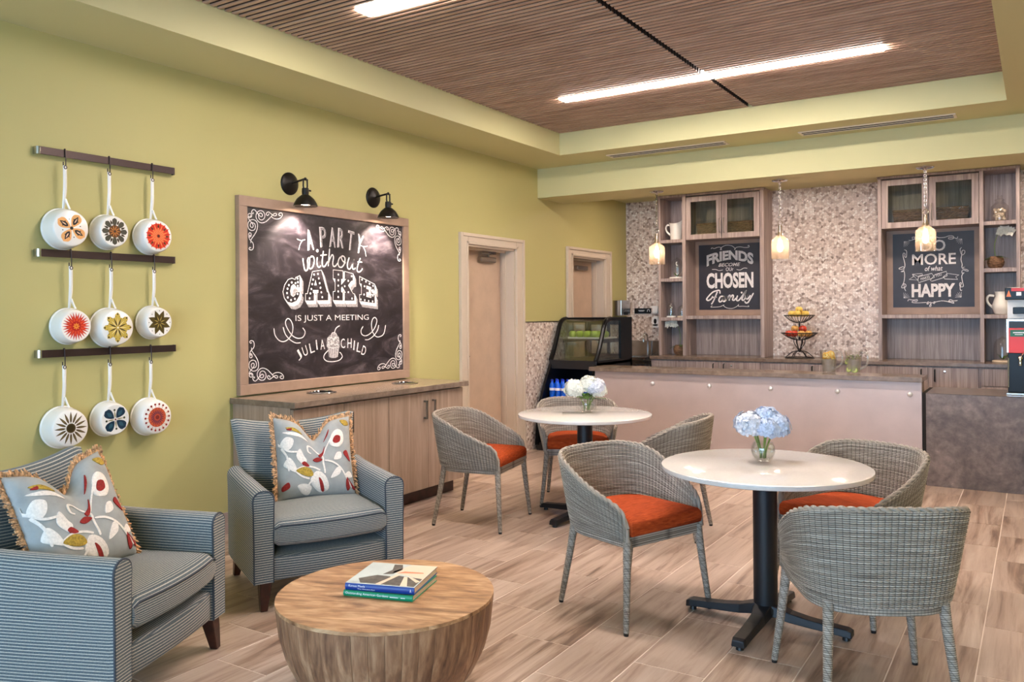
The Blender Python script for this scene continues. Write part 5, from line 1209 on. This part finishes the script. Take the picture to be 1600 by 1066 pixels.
for i, (x, y) in enumerate(pos_l):
    z = .282 + .9355 if i < 6 else .338 + .9355
    fruit('apple', ['red apple in lower wire bowl, at its left rim', 'red apple in lower wire bowl, left of the centre front', 'blush apple in lower wire bowl, right of the centre front', 'blush apple in lower wire bowl, at its right rim', 'red apple in lower wire bowl, back left', 'red apple in lower wire bowl, back right', 'pale apple on top of the lower bowl, left of the post', 'red apple on top of the lower bowl, right of the post'][i], 'apple', (FX + x, FY + y, z), .043, ['apple_red', 'apple_red', 'apple_blush', 'apple_blush', 'apple_red', 'apple_red', 'apple_blush', 'apple_red'][i], group='apples in the lower bowl')
for i, (x, y) in enumerate(((-.075, -.04), (.0, -.08), (.075, -.03), (.03, .06), (-.05, .05), (.0, -.012))):
    fruit('yellow_apple', 'yellow fruit in the upper wire bowl, %s' % ('at its left', 'at its front middle', 'at its right', 'at its back right', 'at its back left', 'on top of the heap')[i], 'apple', (FX + x, FY + y, .9355 + (.508 if i < 5 else .555)), .041, 'pear_yellow', group='yellow fruit in the upper bowl')

# ---- two glass pitchers of infused water
def water_pitcher(lab, loc, kind):
    p = thing('glass_pitcher', lab, 'pitcher', loc, R(-20), 'glass pitchers on the bar top')
    prof = [(0, .004), (.05, .0), (.056, .006), (.066, .08), (.074, .16), (.08, .208), (.077, .208), (.071, .16), (.062, .08), (.052, .014), (0, .012)]
    MB().lathe(prof, 32).build('jug', 'clear_glass', p, smooth=50)
    MB().lathe([(0, .013), (.051, .015), (.0612, .08), (.066, .12), (.0665, .126), (0, .126)], 28).build('water', 'iced_water', p, smooth=40)
    MB().tube(catmull([(.076, 0, .195), (.12, 0, .19), (.135, 0, .14), (.12, 0, .08), (.064, 0, .045)], 5), .009, 8).build('handle', 'handle_glass', p, smooth=True)
    random.seed(3 if kind == 'lemon' else 6)
    def slice_(c, r_, n, fl, rd):
        n = Vector(n).normalized(); m = MB(); m.cyl(Vector(c) - n * .003, Vector(c) + n * .003, r_, n=16)
        o = m.build('%s_slice' % kind, fl, p); m2 = MB(); x, y = m2.frame(n); m2.tube([Vector(c) + (x * math.cos(a * PI / 8) + y * math.sin(a * PI / 8)) * r_ for a in range(16)], .004, 5, closed=True); m2.build('rind', rd, o)
    if kind == 'lemon':
        for i in range(18):
            a = i * 2.4; slice_((.042 * math.cos(a), .042 * math.sin(a), .13 + .045 * random.random()), .026, (math.cos(a), math.sin(a), random.uniform(-.3, .6)), 'lemon', 'lemon_rind')
    else:
        for c, n in (((-.02, -.048, .04), (-.2, -1, .1)), ((.03, -.04, .036), (.5, -1, 0)), ((-.04, -.045, .11), (-.5, -1, .2)), ((.0, .03, .04), (0, 1, .2))): slice_(c, .024, n, 'lime_flesh', 'lime_rind')
        m = MB()
        for i in range(90):
            a = random.uniform(0, 2 * PI); r_ = .064 * math.sqrt(random.random()); q = Vector((r_ * math.cos(a), r_ * math.sin(a), random.uniform(.128, .168))); d = Vector((random.uniform(-1, 1), random.uniform(-1, 1), random.uniform(-.5, .5))).normalized() * .02
            s_ = d.cross(Vector((0, 0, 1))).normalized() * .009 if abs(d.z) < .019 else Vector((.009, 0, 0)); k = (1 - 0.0)
            if math.hypot((q + d).x, (q + d).y) > .068: d = -d
            m.add([q, q + d * .5 + s_, q + d, q + d * .5 - s_], [(0, 1, 2, 3)])
        m.build('herbs', 'herb_green', p, kind='stuff')
water_pitcher('glass pitcher of lemon water on the bar top', (3.015, 7.97, .9072), 'lemon')
water_pitcher('glass pitcher of lime and herb water on the bar top', (3.232, 7.955, .9072), 'lime')

# ---- pendants
for i, x in enumerate((1.283, 2.548, 3.806)):
    dz = (0, .005, .022)[i]
    p = thing('pendant_lamp', ['glass bottle pendant lamp hanging at the left hutch', 'glass bottle pendant lamp hanging before the bare mosaic wall', 'glass bottle pendant lamp hanging before the happy sign'][i], 'pendant lamp', (x, 8.11, 2.737), 0, 'glass bottle pendants over the bar')
    MB().lathe([(.075, 0), (.075, -.006), (.06, -.014), (.02, -.02), (.012, -.032), (0, -.032)], 28).build('canopy', 'chrome', p, smooth=40)
    zt = -.41 + dz; ch_ = MB(); n = 17; zz = -.03; st2 = (abs(zt) - .075) / n
    for k in range(n):
        c = zz - st2 * (k + .5)
        pts = [((.009 * math.cos(a * PI / 6)) if k % 2 == 0 else 0, 0 if k % 2 == 0 else .009 * math.cos(a * PI / 6), c + (st2 * .72) * math.sin(a * PI / 6)) for a in range(12)]
        ch_.tube(pts, .0026, 5, closed=True)
    ch_.build('chain', 'steel', p, smooth=True)
    MB().tube([(.022 * math.cos(a * PI / 8), 0, zt - .01 + .024 * math.sin(a * PI / 8)) for a in range(16)], .0035, 6, closed=True).build('loop', 'steel', p, smooth=True)
    MB().lathe([(0, zt - .03), (.014, zt - .032), (.016, zt - .06), (.02, zt - .09), (.02, zt - .16), (0, zt - .162)], 16).build('socket', 'steel', p, smooth=40)
    z0 = zt - .035
    gp = [(.018, z0), (.019, z0 - .05), (.03, z0 - .09), (.06, z0 - .118), (.078, z0 - .135), (.083, z0 - .155), (.083, z0 - .315), (.085, z0 - .32)]
    MB().lathe(gp + [(r_ - .003, z) for r_, z in gp[::-1]], 32).build('glass_shade', 'pendant_glass', p, smooth=50)
    MB().lathe([(0, z0 - .13), (.012, z0 - .135), (.016, z0 - .16), (.026, z0 - .2), (.024, z0 - .225), (.012, z0 - .245), (0, z0 - .25)], 16).build('bulb', 'bulb_glow', p, smooth=True)

# ---- refrigerated display case
dc = thing('display_case', 'black curved glass refrigerated display case against the left wall', 'display case', (.07, 0, 0))
CW = .585; YBK = 8.86
UPF = catmull([(8.32, 1.405), (8.235, 1.392), (8.175, 1.35), (8.11, 1.22), (8.03, 1.06), (7.955, .95)], 5)
LOF = catmull([(7.955, .93), (7.90, .84), (7.80, .68), (7.715, .5), (7.655, .28), (7.63, .06)], 5)
for x in (0.0, CW - .03):
    f = MB()
    f.tube([(x + .015, y, z) for y, z in UPF], .026, 8); f.box(x, x + .03, 8.32, YBK, 1.385, 1.42).box(x, x + .03, YBK - .05, YBK, .0, 1.42).box(x, x + .03, 7.95, YBK, .9, .955)
    f.build('end_frame', 'black_gloss', dc, smooth=40)
    lp = MB().prism(LOF + [(YBK, .06), (YBK, .93)], x, x + .03, lambda a, b_, h: (h, a, b_)); lp.build('lower_side_panel', 'black_gloss', dc, smooth=30)
    MB().prism(UPF + [(YBK - .05, .955), (YBK - .05, 1.39), (8.32, 1.39)], x + .013, x + .017, lambda a, b_, h: (h, a, b_)).build('end_glass', 'case_glass', dc)
g = MB(); g.loft([[(.03, y, z), (CW - .03, y, z)] for y, z in UPF], False); g.loft([[(.03, y + .004, z + .002), (CW - .03, y + .004, z + .002)] for y, z in UPF], False); g.build('curved_glass', 'case_glass', dc, smooth=60)
MB().box(CW - .03, CW, 8.56, YBK - .05, .955, 1.39).build('end_panel', 'black_gloss', dc)
MB().box(.03, CW - .03, 8.30, YBK, 1.395, 1.42).box(.03, CW - .03, 8.30, 8.312, 1.362, 1.395).build('top_glass_frame', 'black_gloss', dc)  # second box: lip added to screen the added warm strip
MB().box(.03, CW - .03, 7.965, YBK, .90, .952).box(.0, CW, 7.945, 7.975, .86, .955).build('deck', 'black_plastic', dc, bevel=.004)
MB().box(.03, .06, YBK - .03, YBK, .952, 1.395).box(CW - .06, CW - .03, YBK - .03, YBK, .952, 1.395).box(.06, CW - .06, YBK - .03, YBK, 1.33, 1.395).box(.06, CW - .06, YBK - .03, YBK, .952, .99).box(CW / 2 - .015, CW / 2 + .015, YBK - .03, YBK, .99, 1.33).build('rear_door_frame', 'black_plastic', dc)
MB().box(.06, CW - .06, YBK - .018, YBK - .014, .99, 1.33).build('rear_glass', 'case_glass', dc)
MB().box(.04, CW - .04, 8.2, YBK - .04, 1.165, 1.178).box(.035, .045, 8.2, YBK - .04, 1.14, 1.178).box(CW - .045, CW - .035, 8.2, YBK - .04, 1.14, 1.178).build('shelf', 'black_plastic', dc)
MB().box(.03, CW - .03, YBK - .03, YBK, .0, .9).box(.0, CW, 7.66, YBK, .0, .08).box(.03, CW - .03, 7.98, YBK - .03, .08, .10).build('lower_back', 'black_plastic', dc)
MB().box(.03, CW - .03, 7.76, 8.3, .535, .55).build('lower_shelf', 'black_plastic', dc)
MB().box(.03, CW - .03, 7.66, 8.4, .22, .235).build('lower_shelf', 'black_plastic', dc)
MB().box(.05, CW - .05, 8.0, 8.02, .885, .897).build('case_light_strip', tintmat('x', (0, 0, 0)) if False else emit('case_led', (150, 185, 255), 14), dc)
MB().box(.06, CW - .06, 8.32, 8.335, 1.383, 1.392).build('case_light_strip', emit('added_case_glow', (255, 244, 225), 9), dc)  # warm glow added under the top to brighten the apples
tr = MB().box(-.24, .22, -.13, .13, .004, .008).box(-.25, .23, -.14, -.13, .004, .02).box(-.25, .23, .13, .14, .004, .02).box(-.25, -.24, -.13, .13, .004, .02).box(.22, .23, -.13, .13, .004, .02).box(-.2, .18, -.1, .1, 0, .004)
tr.build('serving_tray', 'white_china', loc=(.375, 8.42, 1.1785), label='white serving tray of green apples inside the display case', cat='tray')
AP = [(.155, 8.345, 'leftmost in the front row'), (.245, 8.345, 'second from left in the front row'), (.335, 8.345, 'in the middle of the front row'), (.43, 8.345, 'fourth from left in the front row'), (.545, 8.38, 'at the right end of the tray'), (.20, 8.45, 'at the left of the back row'), (.305, 8.45, 'in the middle of the back row'), (.41, 8.46, 'at the right of the back row')]
for x, y, d in AP: fruit('green_apple', 'green apple in the display case, %s' % d, 'apple', (x, y, 1.1872 + .042), .048, 'apple_green', group='green apples in the display case')
def bottle(x, y, z, lab):
    b = thing('water_bottle', lab, 'bottle', (x, y, z), 0, 'blue bottles in the display case')
    MB().lathe([(0, 0), (.028, 0), (.031, .006), (.031, .05), (.029, .06), (.031, .07), (.031, .12), (.026, .145), (.013, .168), (.012, .18), (0, .18)], 16).build('bottle_body', 'bottle_blue', b, smooth=50)
    MB().lathe([(.0315, .078), (.0318, .079), (.0318, .104), (.0315, .105)], 16).build('paper_label', 'label_white', b, smooth=50)
    MB().lathe([(0, .178), (.015, .178), (.015, .196), (0, .197)], 12).build('cap', 'bottle_cap', b, smooth=50)
for k in range(7):
    for r_ in range(2): bottle(.145 + .07 * k, 7.88 + .1 * r_ , .5502, '%s blue water bottle in the %s row on the fridge shelf' % (['leftmost', 'second from left', 'third from left', 'middle', 'third from right', 'second from right', 'rightmost'][k], ['front', 'back'][r_]))

# ---- sink corner
sk = thing('sink_counter', 'steel hand sink counter in the back left corner', 'sink', (0, 0, 0))
MB().box(.02, .598, 9.6, YB - .002, .84, .872).box(.02, .06, 9.6, YB - .002, .0, .84).box(.56, .598, 9.6, YB - .002, 0, .84).build('counter', 'steel', sk)
MB().box(.02, .598, YB - .022, YB - .002, .872, 1.10).build('backsplash', 'steel', sk)
bs = MB().box(.16, .46, 9.66, 9.67, .873, .905).box(.16, .46, 9.99, 10.0, .873, .905).box(.16, .17, 9.67, 9.99, .873, .905).box(.45, .46, 9.67, 9.99, .873, .905).box(.17, .45, 9.67, 9.99, .873, .876)
bs.build('basin', 'steel', sk)
MB().cyl((.335, 10.06, .872), (.335, 10.06, .9), .022).tube(catmull([(.335, 10.06, .88), (.335, 10.06, 1.12), (.335, 10.03, 1.19), (.335, 9.97, 1.2), (.335, 9.93, 1.15), (.335, 9.925, 1.09)], 5), .012, 8).tube([(.335, 10.06, .92), (.39, 10.05, .95)], .007, 6).build('faucet', 'chrome', sk, smooth=True)
tw = thing('towel_dispenser', 'stainless towel dispenser box on the left wall in corner', 'dispenser', (.002, 9.86, 1.43))
MB().box(0, .12, -.14, .14, 0, .2).build('box', 'steel', tw, bevel=.006); MB().box(.12, .124, -.06, .06, .01, .05).build('slot', 'black_gloss', tw)
bsn = thing('wall_notice_strip', 'black strip with pale writing on the mosaic behind the sink', 'sign', (0, YB, 1.49))
MB().box(.12, .352, -.012, -.001, -.035, .035).build('plate', 'black_gloss', bsn)
m = MB(); m.box(.175, .262, -.0132, -.0122, .003, .008).box(.185, .25, -.0132, -.0122, -.006, -.003); m.tube(catmull([(.3, -.0132, -.012), (.306, -.0132, .014), (.318, -.0132, .02), (.33, -.0132, .01), (.334, -.0132, -.012)], 3), .003, 5); m.build('print', 'label_white', bsn)
for i, z in enumerate((1.455, 1.3)):
    d = thing('soap_dispenser', ['white soap dispenser on mosaic wall, the upper one', 'white soap dispenser on mosaic wall, the lower one with round window'][i], 'dispenser', (.435, YB - .001, z), 0, 'soap dispensers on the mosaic wall')
    if i == 0: MB().prism([(-.042, .1), (.042, .1), (.034, .0), (-.034, .0)], 0, .08, lambda a, b_, h: (a, -h, b_)).build('housing', 'white_plastic', d, bevel=.006)
    else:
        MB().prism([(.052 * math.cos(a * PI / 12), .055 + .068 * math.sin(a * PI / 12)) for a in range(24)], 0, .07, lambda a, b_, h: (a, -h, b_)).box(-.045, .045, -.07, 0, -.03, .02).build('housing', 'white_plastic', d, bevel=.004)
        MB().prism([(.02 * math.cos(a * PI / 8), .055 + .034 * math.sin(a * PI / 8)) for a in range(16)], .07, .073, lambda a, b_, h: (a, -h, b_)).build('window', 'black_gloss', d)

# ---- coffee brewer
cbx = thing('coffee_brewer', 'tall black and steel coffee brewer with red panel on the stone counter', 'coffee machine', (4.415, 7.9, .7795))
MB().box(.0, .30, -.03, .40, 0, .018).build('drip_base', 'steel', cbx, bevel=.004)
MB().box(.012, .30, .02, .40, .018, .34).build('lower_body', 'black_gloss', cbx, bevel=.004)
MB().cyl((.016, .012, .06), (.016, .012, .3), .006).build('side_rail', 'steel', cbx)
MB().box(.0, .30, .03, .40, .34, .62).build('mid_body', 'steel', cbx, bevel=.004)
rp = MB().box(.018, .155, .0, .028, .34, .545).build('red_panel', 'brewer_red', cbx, bevel=.003)
MB().box(.03, .15, -.004, 0, .475, .53).build('green_label', 'brewer_green', rp); m = MB(); m.box(.05, .13, -.0048, -.004, .503, .512).box(.062, .118, -.0048, -.004, .49, .495); m.build('label_text', 'label_white', rp)
MB().box(.02, .3, .0, .03, .545, .60).build('funnel_rail', 'black_plastic', cbx)
MB().box(.01, .30, .03, .40, .62, .80).build('upper_body', 'white_plastic', cbx, bevel=.006)
MB().box(.05, .30, -.02, .03, .66, .715).build('brew_basket', 'black_gloss', cbx, bevel=.004)
hd = MB().box(-.005, .32, -.03, .40, .775, .875).build('head', 'black_gloss', cbx, bevel=.006)
MB().box(.04, .31, -.034, -.03, .845, .87).build('red_band', 'brewer_red', hd)
MB().prism([(.005, .8), (.04, .8), (.023, .855)], .03, .034, lambda a, b_, h: (a, -h, b_)).build('warning_mark', 'brewer_orange', hd)
MB().box(.13, .2, -.034, -.03, .815, .84).build('display', 'brewer_screen', hd); MB().box(.075, .11, -.033, -.03, .808, .838).build('badge', 'label_white', hd)
MB().tube(catmull([(.1, .0, .3), (.1, -.03, .3), (.1, -.04, .27), (.1, -.04, .24)], 4), .01, 8).ball((.1, -.02, .3), .02, 8, 6).tube([(.1, -.02, .31), (.13, -.05, .35)], .006, 6).build('tap', 'chrome', cbx, smooth=True)
MB().lathe([(0, 0), (.055, 0), (.06, .01), (.06, .16), (.045, .19), (.03, .2), (0, .2)], 20, (.2, -.0, .02)).build('server', 'steel', cbx, smooth=40)

# ---- recessed downlights over the back counter (hidden behind the beam); unseen aisle ones added to brighten the right side
def downlight(x, y, z, lab, grp):
    d = thing('recessed_downlight', lab, 'ceiling light', (x, y, z), 0, grp)
    MB().lathe([(.075, -.001), (.095, -.001), (.095, -.006), (.075, -.004)], 24, caps=False).build('trim_ring', 'white_plastic', d, smooth=40)
    MB().lathe([(0, -.002), (.075, -.002), (.075, -.001), (0, -.001)], 20).build('lens', 'downlight_glow', d)
for i, x in enumerate((.9, 2.1, 3.3, 4.5, 5.7)): downlight(x, 9.15, 2.93, 'round recessed downlight over the back worktop, above the %s' % ('left shelf hutch', 'two tier fruit stand', 'right shelf hutch', 'coffee brewer', 'far right end')[i], 'downlights over the back counter')
for i, y in enumerate((3.2, 5.0, 6.8)): downlight(5.7, y, CZ, 'added unseen downlight in the soffit of the right aisle, %s' % ('nearest the windows', 'the middle one', 'nearest the bar')[i], 'added downlights over the right aisle')
